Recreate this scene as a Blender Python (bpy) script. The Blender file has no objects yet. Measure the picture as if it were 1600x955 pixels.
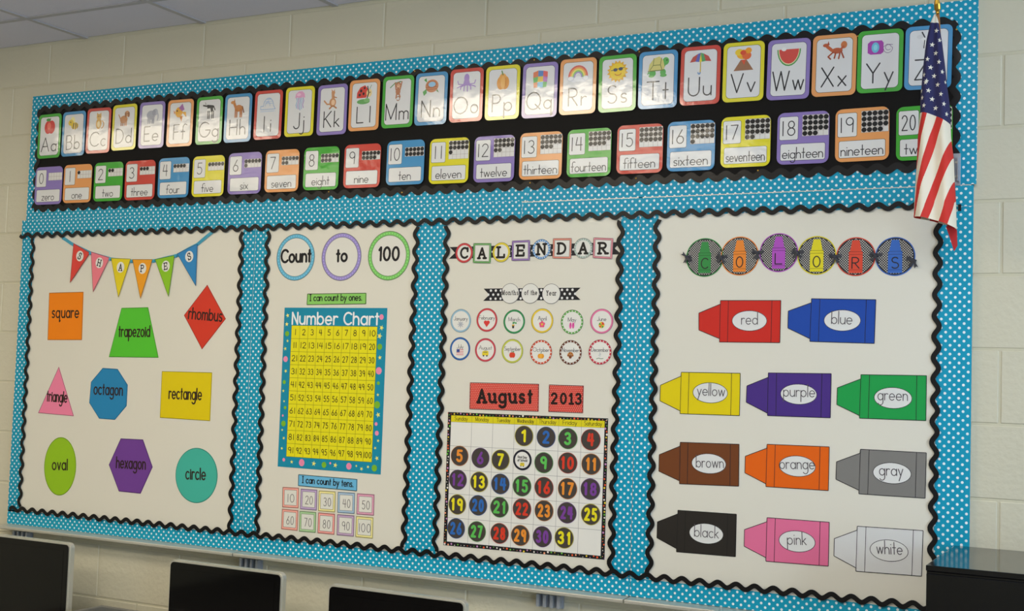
import bpy, bmesh, math, random
from mathutils import Vector, Euler
random.seed(7)
PI = math.pi
S = bpy.context.scene
C = S.collection
Z0 = 2.90                      # survey datum (first block joint above the boards) above the floor

# ------------------------------------------------------------------ camera
cam = bpy.data.cameras.new('camera'); camo = bpy.data.objects.new('camera', cam); C.objects.link(camo)
cam.sensor_fit = 'HORIZONTAL'; cam.sensor_width = 36.0; cam.lens = 1972.45 / 1600 * 36.0
cam.clip_start = 0.05
def cam_axes(yaw, pitch, roll):
    cy, sy, cp, sp = math.cos(yaw), math.sin(yaw), math.cos(pitch), math.sin(pitch)
    f = Vector((sy*cp, cy*cp, sp)); r = Vector((cy, -sy, 0)); u = r.cross(f)
    cr, sr = math.cos(roll), math.sin(roll)
    return r*cr + u*sr, u*cr - r*sr, f
r_, u_, f_ = cam_axes(-0.4793, 0.0568, 0.0327)
from mathutils import Matrix
m3 = Matrix((r_, u_, -f_)).transposed()
camo.matrix_world = Matrix.Translation((4.0504, -3.6282, Z0-1.1344)) @ m3.to_4x4()
S.camera = camo

# ------------------------------------------------------------------ world, lamps, exposure
S.view_settings.view_transform = 'Standard'; S.view_settings.look = 'None'
S.view_settings.exposure = 0.03; S.view_settings.gamma = 1.0; S.view_settings.use_curve_mapping = False
wd = bpy.data.worlds.new('world'); S.world = wd; wd.use_nodes = True
wd.node_tree.nodes['Background'].inputs[0].default_value = (0.62, 0.78, 1.0, 1)
wd.node_tree.nodes['Background'].inputs[1].default_value = 1.2
LAMP_S, LAMP_COL = 11.5, (1.0, 0.88, 0.68)
WIN_W, WIN_COL = 80.0, (0.66, 0.82, 1.0)
# cool area lamps added at unseen window openings to brighten the right side
for k, wy in enumerate((-2.1, -4.6)):
    l = bpy.data.lights.new('window_daylight', 'AREA'); l.shape = 'RECTANGLE'; l.size = 1.9; l.size_y = 1.5
    l.energy = WIN_W; l.color = WIN_COL
    o = bpy.data.objects.new('window_daylight', l); C.objects.link(o)
    o.location = (7.46, wy, 1.75); o.rotation_euler = (0, math.radians(90), 0)   # shines to -x

# ------------------------------------------------------------------ materials
def lin(c):
    return tuple(((v/255)/12.92 if v/255 <= .04045 else ((v/255+.055)/1.055)**2.4) for v in c)
def hexc(h): return (int(h[0:2],16), int(h[2:4],16), int(h[4:6],16))
def newmat(name, rgb, rough=.5, metal=0., spec=.5, coat=0., coat_r=.05, bump=None, vary=0.):
    m = bpy.data.materials.new(name); m.use_nodes = True; nt = m.node_tree; b = nt.nodes['Principled BSDF']
    b.inputs['Base Color'].default_value = (*lin(rgb), 1); b.inputs['Roughness'].default_value = rough
    b.inputs['Metallic'].default_value = metal; b.inputs['Specular IOR Level'].default_value = spec
    b.inputs['Coat Weight'].default_value = coat; b.inputs['Coat Roughness'].default_value = coat_r
    if bump or vary:
        tc = nt.nodes.new('ShaderNodeTexCoord')
    if bump:
        sc, st, dist = bump
        n = nt.nodes.new('ShaderNodeTexNoise'); n.inputs['Scale'].default_value = sc; n.inputs['Detail'].default_value = 4
        bp = nt.nodes.new('ShaderNodeBump'); bp.inputs['Strength'].default_value = st; bp.inputs['Distance'].default_value = dist
        g = nt.nodes.new('ShaderNodeNewGeometry')
        nt.links.new(g.outputs['Position'], n.inputs['Vector']); nt.links.new(n.outputs['Fac'], bp.inputs['Height'])
        nt.links.new(bp.outputs['Normal'], b.inputs['Normal']); nt.links.new(bp.outputs['Normal'], b.inputs['Coat Normal'])
    if vary:
        n2 = nt.nodes.new('ShaderNodeTexNoise'); n2.inputs['Scale'].default_value = 2.3; n2.inputs['Detail'].default_value = 5
        mx = nt.nodes.new('ShaderNodeMix'); mx.data_type = 'RGBA'; mx.blend_type = 'MULTIPLY'
        cr = nt.nodes.new('ShaderNodeValToRGB'); cr.color_ramp.elements[0].color = (1-vary,)*3+(1,); cr.color_ramp.elements[1].color = (1,1,1,1)
        nt.links.new(tc.outputs['Object'], n2.inputs['Vector']); nt.links.new(n2.outputs['Fac'], cr.inputs[0])
        mx.inputs[0].default_value = 1; mx.inputs[6].default_value = (*lin(rgb), 1)
        nt.links.new(cr.outputs[0], mx.inputs[7]); nt.links.new(mx.outputs[2], b.inputs['Base Color'])
    return m
def attr_mat(name, rough, coat, coat_r, bump=None, spec=.3):
    """flat print on paper: colour from the print itself, relief and gloss procedural"""
    m = newmat(name, (255,255,255), rough, coat=coat, coat_r=coat_r, bump=bump, spec=spec)
    m.node_tree.nodes['Principled BSDF'].inputs['Coat IOR'].default_value = 1.65 if coat > .9 else 1.5
    a = m.node_tree.nodes.new('ShaderNodeVertexColor'); a.layer_name = 'print'
    m.node_tree.links.new(a.outputs['Color'], m.node_tree.nodes['Principled BSDF'].inputs['Base Color'])
    return m
M_PAPER = attr_mat('printed_paper', .55, .0, .2, (90, .05, .0005))
M_LAM = attr_mat('laminated_print', .4, 1.0, .10, (20, .24, .004))
M_LAM2 = attr_mat('thin_laminate_print', .45, .42, .09, (20, .30, .004))
M_SATIN = attr_mat('satin_print', .5, .08, .22, (18, .08, .002))
M_BLOCK = newmat('painted_block', (208,203,180), .55, bump=(55, .45, .004), vary=.05)
M_MORTAR = newmat('painted_mortar', (202,197,172), .65, bump=(70, .3, .002))
M_TILE = newmat('ceiling_tile', (222,222,236), .9, bump=(160, .5, .002), vary=.04)
M_GRID = newmat('ceiling_grid', (178,178,184), .5)
M_FLOOR = newmat('speckled_carpet', (140,136,134), .9, bump=(30, .1, .001), vary=.15)
M_WHITE = newmat('white_board', (224,220,206), .36, coat=.2, coat_r=.2, bump=(5, .06, .01))
M_BLACKP = newmat('black_paper', (5,4,5), .6, spec=.2, bump=(40, .05, .001))
M_TRIM = newmat('black_trim', (5,4,8), .45, spec=.3, coat=.12, coat_r=.15, bump=(14, .12, .004))
M_ALU = newmat('brushed_aluminium', (206,204,192), .38, metal=.55, bump=(200, .05, .0005))
M_GREYMET = newmat('grey_metal', (168,174,184), .35, metal=.4)
M_GLASSBLK = newmat('black_glass', (2,2,3), .06, spec=.4)
M_GLOSSBLK = newmat('gloss_black', (3,3,6), .12, spec=.45, bump=(120,.03,.0005))
M_PLASTIC = newmat('grey_plastic', (120,120,116), .45)
M_DKPLASTIC = newmat('dark_grey_plastic', (62,66,76), .4)
M_GOLD = newmat('brass', (190,150,60), .3, metal=.9)
M_WOOD = newmat('varnished_wood', (176,120,64), .4, vary=.2)
def lamp_mat(name, col, strength):
    m = bpy.data.materials.new(name); m.use_nodes = True; b = m.node_tree.nodes['Principled BSDF']
    b.inputs['Base Color'].default_value = (.9,.9,.9,1)
    b.inputs['Emission Color'].default_value = (*col, 1); b.inputs['Emission Strength'].default_value = strength; return m
def dot_mat():
    m = newmat('polka_dot_paper', (4,150,182), .5, spec=.3, coat=.06, coat_r=.18, bump=(9,.16,.006)); nt = m.node_tree; b = nt.nodes['Principled BSDF']
    tc = nt.nodes.new('ShaderNodeTexCoord'); N = nt.nodes.new
    def lat(off):
        a = N('ShaderNodeVectorMath'); a.operation = 'MULTIPLY_ADD'; a.inputs[1].default_value = (1/.0240, 0, 1/.0240); a.inputs[2].default_value = (off+500, 0, off+500)
        nt.links.new(tc.outputs['Object'], a.inputs[0])
        f = N('ShaderNodeVectorMath'); f.operation = 'FRACTION'; nt.links.new(a.outputs[0], f.inputs[0])
        s = N('ShaderNodeVectorMath'); s.operation = 'SUBTRACT'; s.inputs[1].default_value = (.5, 0, .5); nt.links.new(f.outputs[0], s.inputs[0])
        l = N('ShaderNodeVectorMath'); l.operation = 'LENGTH'; nt.links.new(s.outputs[0], l.inputs[0]); return l.outputs['Value']
    mn = N('ShaderNodeMath'); mn.operation = 'MINIMUM'; nt.links.new(lat(0), mn.inputs[0]); nt.links.new(lat(.5), mn.inputs[1])
    lt = N('ShaderNodeMath'); lt.operation = 'LESS_THAN'; lt.inputs[1].default_value = .155; nt.links.new(mn.outputs[0], lt.inputs[0])
    mx = N('ShaderNodeMix'); mx.data_type = 'RGBA'; mx.inputs[6].default_value = (*lin((0,152,186)), 1); mx.inputs[7].default_value = (*lin((226,238,240)), 1)
    nt.links.new(lt.outputs[0], mx.inputs[0]); nt.links.new(mx.outputs[2], b.inputs['Base Color']); return m
M_DOT = dot_mat()

# ------------------------------------------------------------------ object helpers
def link_mesh(name, me, mat, parent=None, loc=(0,0,0), rot=(0,0,0)):
    o = bpy.data.objects.new(name, me); C.objects.link(o); o.parent = parent
    o.location = loc; o.rotation_euler = rot
    if mat and not me.materials: me.materials.append(mat)
    return o
def tag(o, label=None, cat=None, group=None, kind=None):
    if label: o['label'] = label
    if cat: o['category'] = cat
    if group: o['group'] = group
    if kind: o['kind'] = kind
    return o
def empty(name, loc, label, cat, group=None, rot=(0,0,0)):
    o = bpy.data.objects.new(name, None); C.objects.link(o); o.location = loc; o.rotation_euler = rot; o.empty_display_size = .05
    return tag(o, label, cat, group)
def bm_mesh(name, bm):
    me = bpy.data.meshes.new(name); bm.normal_update(); bm.to_mesh(me); bm.free(); return me
def box_bm(x0, x1, y0, y1, z0, z1, bevel=0, seg=2, bm=None):
    b = bmesh.new(); bmesh.ops.create_cube(b, size=1)
    for v in b.verts: v.co = Vector(((x0+x1)/2+v.co.x*(x1-x0), (y0+y1)/2+v.co.y*(y1-y0), (z0+z1)/2+v.co.z*(z1-z0)))
    if bevel: bmesh.ops.bevel(b, geom=b.edges[:], offset=bevel, segments=seg, profile=.6, affect='EDGES')
    if bm is not None:
        t = bpy.data.meshes.new('t'); b.to_mesh(t); bm.from_mesh(t); bpy.data.meshes.remove(t); b.free(); return bm
    return b
def box(name, mat, x0, x1, y0, y1, z0, z1, bevel=0, parent=None, loc=(0,0,0), seg=2):
    return link_mesh(name, bm_mesh(name, box_bm(x0,x1,y0,y1,z0,z1,bevel,seg)), mat, parent, loc)
def slab_mesh(name, pts, y_front, y_back, bevel=0):
    """closed outline (x,z) given thickness along y; front faces the room (-y)"""
    n = len(pts)
    a = sum(pts[i][0]*pts[(i+1)%n][1]-pts[(i+1)%n][0]*pts[i][1] for i in range(n))
    if a < 0: pts = pts[::-1]
    v = [(x, y_front, z) for x, z in pts] + [(x, y_back, z) for x, z in pts]
    f = [tuple(range(n)), tuple(range(2*n-1, n-1, -1))] + [(i, i+n, (i+1)%n+n, (i+1)%n) for i in range(n)]
    me = bpy.data.meshes.new(name); me.from_pydata(v, [], f); me.update()
    return me
def paint(me, rgb):
    a = me.color_attributes.new('print', 'FLOAT_COLOR', 'CORNER'); c = (*lin(rgb), 1.0)
    a.data.foreach_set('color', list(c)*len(me.loops)); return me
def slab(name, pts, rgb, mat, parent=None, y0=-.0008, y1=0., loc=(0,0,0), rot=(0,0,0)):
    me = paint(slab_mesh(name, pts, y0, y1), rgb); return link_mesh(name, me, mat, parent, loc, rot)
def circle(cx, cz, rx, rz=None, n=40, a0=0):
    rz = rz or rx
    return [(cx+rx*math.cos(a0+2*PI*i/n), cz+rz*math.sin(a0+2*PI*i/n)) for i in range(n)]
def rrect(w, h, r, n=5, cx=0, cz=0):
    p = []
    for sx, sz, a in ((1,1,0),(-1,1,90),(-1,-1,180),(1,-1,270)):
        for i in range(n+1):
            t = math.radians(a+90*i/n); p.append((cx+sx*(w/2-r)+r*math.cos(t), cz+sz*(h/2-r)+r*math.sin(t)))
    return p
def star(cx, cz, r, rot=0, k=.4, n=5):
    return [(cx+(r if i%2==0 else r*k)*math.sin(rot+PI*i/n), cz+(r if i%2==0 else r*k)*math.cos(rot+PI*i/n)) for i in range(2*n)]

# ------------------------------------------------------------------ flat print: polygons and strokes collected into one mesh
class Art:
    def __init__(s, y=-.0012, step=.00004): s.v=[]; s.f=[]; s.c=[]; s.y=y; s.step=step; s.k=0
    def _y(s, layer):                 # every piece of ink sits a hair apart, so none coincide
        s.k=(s.k+1)%11; return s.y-.00013*layer-.00001*s.k
    def poly(s, pts, rgb, layer=0):
        n=len(pts)
        a=sum(pts[i][0]*pts[(i+1)%n][1]-pts[(i+1)%n][0]*pts[i][1] for i in range(n))
        if a<0: pts=pts[::-1]
        b=len(s.v); y=s._y(layer); s.v+=[(x,y,z) for x,z in pts]; s.f.append(tuple(range(b,b+n))); s.c.append(rgb)
    def ell(s, cx, cz, rx, rz, rgb, layer=0, n=24): s.poly(circle(cx,cz,rx,rz,n), rgb, layer)
    def ring(s, cx, cz, rx, rz, w, rgb, layer=0, n=36):
        b=len(s.v); y=s._y(layer)
        for i in range(n):
            t=2*PI*i/n; s.v+=[(cx+rx*math.cos(t),y,cz+rz*math.sin(t)),(cx+(rx-w)*math.cos(t),y,cz+(rz-w)*math.sin(t))]
        for i in range(n):
            j=(i+1)%n; s.f.append((b+2*i,b+2*j,b+2*j+1,b+2*i+1)); s.c.append(rgb)
    def stroke(s, pts, w, rgb, layer=0, caps=True, closed=False):
        P=[pts[0]]
        for q in pts[1:]:
            if math.hypot(q[0]-P[-1][0],q[1]-P[-1][1])>1e-6: P.append(q)
        if len(P)<2: s.ell(P[0][0],P[0][1],w*.6,w*.6,rgb,layer,8); return
        # split at sharp corners so the ribbon keeps its width
        runs=[[P[0]]]
        for i in range(1,len(P)):
            runs[-1].append(P[i])
            if i<len(P)-1:
                a=math.atan2(P[i][1]-P[i-1][1],P[i][0]-P[i-1][0]); b=math.atan2(P[i+1][1]-P[i][1],P[i+1][0]-P[i][0])
                d=abs((b-a+PI)%(2*PI)-PI)
                if d>.9: runs.append([P[i]])
        h=w/2
        for R in runs:
            y=s._y(layer)
            L=[];Rr=[]
            for i,p in enumerate(R):
                a=R[max(i-1,0)]; b=R[min(i+1,len(R)-1)]
                dx,dz=b[0]-a[0],b[1]-a[1]; l=math.hypot(dx,dz) or 1; nx,nz=-dz/l*h,dx/l*h
                L.append((p[0]+nx,p[1]+nz)); Rr.append((p[0]-nx,p[1]-nz))
            b0=len(s.v); s.v+=[(x,y,z) for x,z in L]+[(x,y,z) for x,z in Rr]; m=len(L)
            for i in range(m-1): s.f.append((b0+i,b0+m+i,b0+m+i+1,b0+i+1)); s.c.append(rgb)
            if caps:
                for (p,q) in ((R[0],R[1]),(R[-1],R[-2])):
                    t=math.atan2(p[1]-q[1],p[0]-q[0]); s.poly([(p[0]+h*math.cos(t+a_),p[1]+h*math.sin(t+a_)) for a_ in (-PI/2,-PI/4,0,PI/4,PI/2)],rgb,layer)
    def build(s, name, mat, parent=None, loc=(0,0,0), rot=(0,0,0)):
        me=bpy.data.meshes.new(name); me.from_pydata(s.v,[],s.f); me.update()
        a=me.color_attributes.new('print','FLOAT_COLOR','CORNER'); d=[]
        for p in me.polygons: d+=list((*lin(s.c[p.index]),1.0))*p.loop_total
        a.data.foreach_set('color',d)
        return link_mesh(name, me, mat, parent, loc, rot)

# ------------------------------------------------------------------ lettering: strokes on a unit cap height
def arc(cx,cy,rx,ry,a0,a1,n=None):
    n=n or max(3,int(abs(a1-a0)/22))
    return [(cx+rx*math.cos(math.radians(a0+(a1-a0)*i/n)), cy+ry*math.sin(math.radians(a0+(a1-a0)*i/n))) for i in range(n+1)]
O_=arc(.25,.25,.25,.25,0,360)
G={ # glyph: (advance, strokes)
'a':(.5,[O_,[(.5,.5),(.5,0)]]),'b':(.5,[[(0,1),(0,0)],O_]),'c':(.44,[arc(.25,.25,.25,.25,48,312)]),
'd':(.5,[O_,[(.5,1),(.5,0)]]),'e':(.5,[[(0,.25),(.5,.25)]+arc(.25,.25,.25,.25,0,315)]),
'f':(.3,[arc(.3,.8,.2,.2,50,180)+[(.1,0)],[(-.05,.5),(.27,.5)]]),'g':(.5,[O_,[(.5,.5),(.5,-.15)]+arc(.25,-.15,.25,.24,0,-150)]),
'h':(.44,[[(0,1),(0,0)],[(0,.26)]+arc(.22,.27,.22,.23,180,0)+[(.44,0)]]),'i':(.04,[[(.02,.5),(.02,0)],[(.02,.72)]]),
'j':(.12,[[(.12,.5),(.12,-.15)]+arc(-.06,-.15,.18,.22,0,-130),[(.12,.72)]]),'k':(.38,[[(0,1),(0,0)],[(.34,.5),(0,.2)],[(.1,.28),(.38,0)]]),
'l':(.02,[[(0,1),(0,0)]]),'m':(.7,[[(0,.5),(0,0)],arc(.175,.32,.175,.18,180,0)+[(.35,0)],arc(.525,.32,.175,.18,180,0)+[(.7,0)]]),
'n':(.42,[[(0,.5),(0,0)],[(0,.26)]+arc(.21,.28,.21,.22,180,0)+[(.42,0)]]),'o':(.5,[O_]),'p':(.5,[[(0,.5),(0,-.4)],O_]),
'q':(.55,[O_,[(.5,.5),(.5,-.4),(.6,-.3)]]),'r':(.3,[[(0,.5),(0,0)],[(0,.26)]+arc(.2,.28,.2,.22,180,55)]),
's':(.36,[arc(.19,.375,.16,.125,35,270)+arc(.18,.125,.17,.125,90,-145)]),'t':(.3,[[(.15,.9),(.15,0)],[(0,.5),(.3,.5)]]),
'u':(.44,[[(0,.5),(0,.22)]+arc(.22,.22,.22,.22,180,360),[(.44,.5),(.44,0)]]),'v':(.42,[[(0,.5),(.21,0),(.42,.5)]]),
'w':(.66,[[(0,.5),(.165,0),(.33,.5),(.495,0),(.66,.5)]]),'x':(.4,[[(0,.5),(.4,0)],[(.4,.5),(0,0)]]),'y':(.42,[[(0,.5),(.22,0)],[(.42,.5),(.06,-.4)]]),
'z':(.4,[[(0,.5),(.4,.5),(0,0),(.4,0)]]),
'A':(.76,[[(0,0),(.38,1),(.76,0)],[(.14,.36),(.62,.36)]]),'B':(.54,[[(0,1),(0,0)],[(0,1)]+arc(.26,.76,.24,.24,90,-90)+[(0,.52)],[(.26,.52)]+arc(.28,.26,.26,.26,90,-90)+[(0,0)]]),
'C':(.8,[arc(.48,.5,.48,.5,45,315)]),'D':(.68,[[(0,1),(0,0)],[(0,1),(.2,1)]+arc(.2,.5,.48,.5,90,-90)+[(0,0)]]),
'E':(.5,[[(.5,1),(0,1),(0,0),(.5,0)],[(0,.5),(.42,.5)]]),'F':(.48,[[(.48,1),(0,1),(0,0)],[(0,.5),(.4,.5)]]),
'G':(.9,[arc(.48,.5,.48,.5,45,350)+[(.94,.46),(.55,.46)]]),'H':(.62,[[(0,1),(0,0)],[(.62,1),(.62,0)],[(0,.5),(.62,.5)]]),
'I':(.02,[[(0,1),(0,0)]]),'J':(.42,[[(.42,1),(.42,.22)]+arc(.2,.22,.22,.22,0,-165)]),'K':(.56,[[(0,1),(0,0)],[(.54,1),(0,.45)],[(.12,.56),(.56,0)]]),
'L':(.48,[[(0,1),(0,0),(.48,0)]]),'M':(.8,[[(0,0),(0,1),(.4,.05),(.8,1),(.8,0)]]),'N':(.62,[[(0,0),(0,1),(.62,0),(.62,1)]]),
'O':(.96,[arc(.48,.5,.48,.5,0,360)]),'P':(.54,[[(0,1),(0,0)],[(0,1),(.26,1)]+arc(.26,.75,.26,.25,90,-90)+[(0,.5)]]),
'Q':(.96,[arc(.48,.5,.48,.5,0,360),[(.6,.3),(.95,0)]]),'R':(.56,[[(0,1),(0,0)],[(0,1),(.26,1)]+arc(.26,.75,.26,.25,90,-90)+[(0,.5)],[(.2,.5),(.56,0)]]),
'S':(.58,[arc(.3,.76,.25,.24,35,270)+arc(.29,.26,.28,.26,90,-145)]),'T':(.7,[[(.35,1),(.35,0)],[(0,1),(.7,1)]]),
'U':(.62,[[(0,1),(0,.31)]+arc(.31,.31,.31,.31,180,360)+[(.62,1)]]),'V':(.66,[[(0,1),(.33,0),(.66,1)]]),
'W':(1.02,[[(0,1),(.26,0),(.51,1),(.76,0),(1.02,1)]]),'X':(.62,[[(0,1),(.62,0)],[(.62,1),(0,0)]]),'Y':(.66,[[(0,1),(.33,.5),(.66,1)],[(.33,.5),(.33,0)]]),
'Z':(.6,[[(0,1),(.6,1),(0,0),(.6,0)]]),
'0':(.52,[arc(.26,.5,.26,.5,0,360)]),'1':(.04,[[(.02,1),(.02,0)]]),'2':(.5,[arc(.25,.74,.25,.26,165,-30)+[(0,0),(.52,0)]]),
'3':(.48,[arc(.22,.76,.22,.24,150,-90)+arc(.22,.26,.26,.26,90,-150)]),'4':(.54,[[(.12,1),(0,.42),(.54,.42)],[(.42,1),(.42,0)]]),
'5':(.48,[[(.46,1),(.08,1),(.05,.58)]+arc(.22,.32,.26,.32,118,-145)]),'6':(.5,[[(.38,1),(.06,.42)],arc(.25,.27,.25,.27,0,360)]),
'7':(.48,[[(0,1),(.48,1),(.14,0)]]),'8':(.48,[arc(.24,.76,.2,.24,0,360),arc(.24,.26,.24,.26,0,360)]),'9':(.48,[arc(.23,.74,.23,.26,0,360),[(.46,.74),(.42,0)]]),
'|':(.3,[[(.15,1),(.15,0)],[(0,1),(.3,1)],[(0,0),(.3,0)]]),
'.':(.05,[[(.02,.02)]]),' ':(.25,[])}
SER={'C':[[(.83,.98),(.83,.66)]],'S':[[(.53,.98),(.53,.72)],[(.02,.28),(.02,.0)]],'A':[[(-.1,0),(.16,0)],[(.56,0),(.88,0)]],
'L':[[(-.12,1),(.14,1)],[(-.12,0),(0,0)],[(.48,0),(.48,.26)]],'E':[[(-.12,1),(0,1)],[(-.12,0),(0,0)],[(.5,1),(.5,.76)],[(.5,0),(.5,.26)],],
'N':[[(-.14,1),(.06,1)],[(-.14,0),(.14,0)],[(.48,1),(.76,1)]],'D':[[(-.12,1),(0,1)],[(-.12,0),(0,0)]],'R':[[(-.12,1),(0,1)],[(-.12,0),(.14,0)],[(.48,0),(.72,0)]],
'H':[[(-.12,1),(.12,1)],[(-.12,0),(.12,0)],[(.5,1),(.74,1)],[(.5,0),(.74,0)]],'P':[[(-.12,1),(0,1)],[(-.12,0),(.16,0)]],'M':[[(-.12,0),(.12,0)],[(.68,0),(.92,0)],[(-.12,1),(0,1)],[(.8,1),(.92,1)]],
'Y':[[(-.1,1),(.12,1)],[(.54,1),(.76,1)],[(.2,0),(.46,0)]],'u':[[(-.1,.5),(0,.5)],[(.34,.5),(.44,.5)],[(.44,0),(.54,0)]],'n':[[(-.1,.5),(0,.5)],[(-.1,0),(.1,0)],[(.32,0),(.52,0)]],
'h':[[(-.1,1),(0,1)],[(-.1,0),(.1,0)],[(.34,0),(.54,0)]],'r':[[(-.1,.5),(0,.5)],[(-.1,0),(.12,0)]],'a':[[(.5,0),(.58,0)]],'1':[[(-.16,0),(.2,0)],[(-.14,.82),(.02,.98)]],'I':[[(-.14,0),(.16,0)],[(-.14,1),(.16,1)]]}
def text(art, s, p0, p1, h, w, rgb, layer=3, xh=.5, gap=.16, serif=False, shear=0., fit=True, one=False):
    """letters s from baseline start p0 to baseline end p1, cap height h, stroke width w"""
    lx=xh/.5 if s.lower()==s or xh>.5 else 1
    out=[]; x=0
    for ch in s:
        adv,st=G[ch]; k=(xh/.5 if ch.islower() and ch not in 'lift' else 1.)
        st=list(st)
        if (serif and ch in SER): st+=SER[ch]
        if one and ch=='1': st+=[[(-.12,.8),(.02,1)]]
        pad=.0
        if serif: x+=.08
        if one and ch=='1': x+=.1
        for q in st:
            r=[]
            for a,b in q:
                if ch.islower() or ch=='.':
                    if b>.5: b=xh+(b-.5)/.5*(1-xh)
                    elif b>0: b=b*xh/.5
                r.append((x+a*k+shear*b,b))
            out.append(r)
        if serif: x+=.08
        x+=adv*k+gap
    W=x-gap
    L=math.hypot(p1[0]-p0[0],p1[1]-p0[1]); sx=(L/W if fit else h); an=math.atan2(p1[1]-p0[1],p1[0]-p0[0]) if L>0 else 0
    ox=0 if fit else (L-W*h)/2
    ca,sa=math.cos(an),math.sin(an)
    for q in out:
        r=[]
        for a,b in q:
            X=a*sx+ox; Zz=b*h; r.append((p0[0]+X*ca-Zz*sa,p0[1]+X*sa+Zz*ca))
        art.stroke(r,w,rgb,layer)
def ctext(art, s, cx, cz, h, w, rgb, layer=3, width=None, **k):
    """centred text; natural width unless one is given"""
    if width: text(art, s, (cx-width/2, cz-h/2), (cx+width/2, cz-h/2), h, w, rgb, layer, **k)
    else: text(art, s, (cx-.5, cz-h/2), (cx+.5, cz-h/2), h, w, rgb, layer, fit=False, **k)
BLK=(20,18,22); WHT=(236,236,232)

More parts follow.
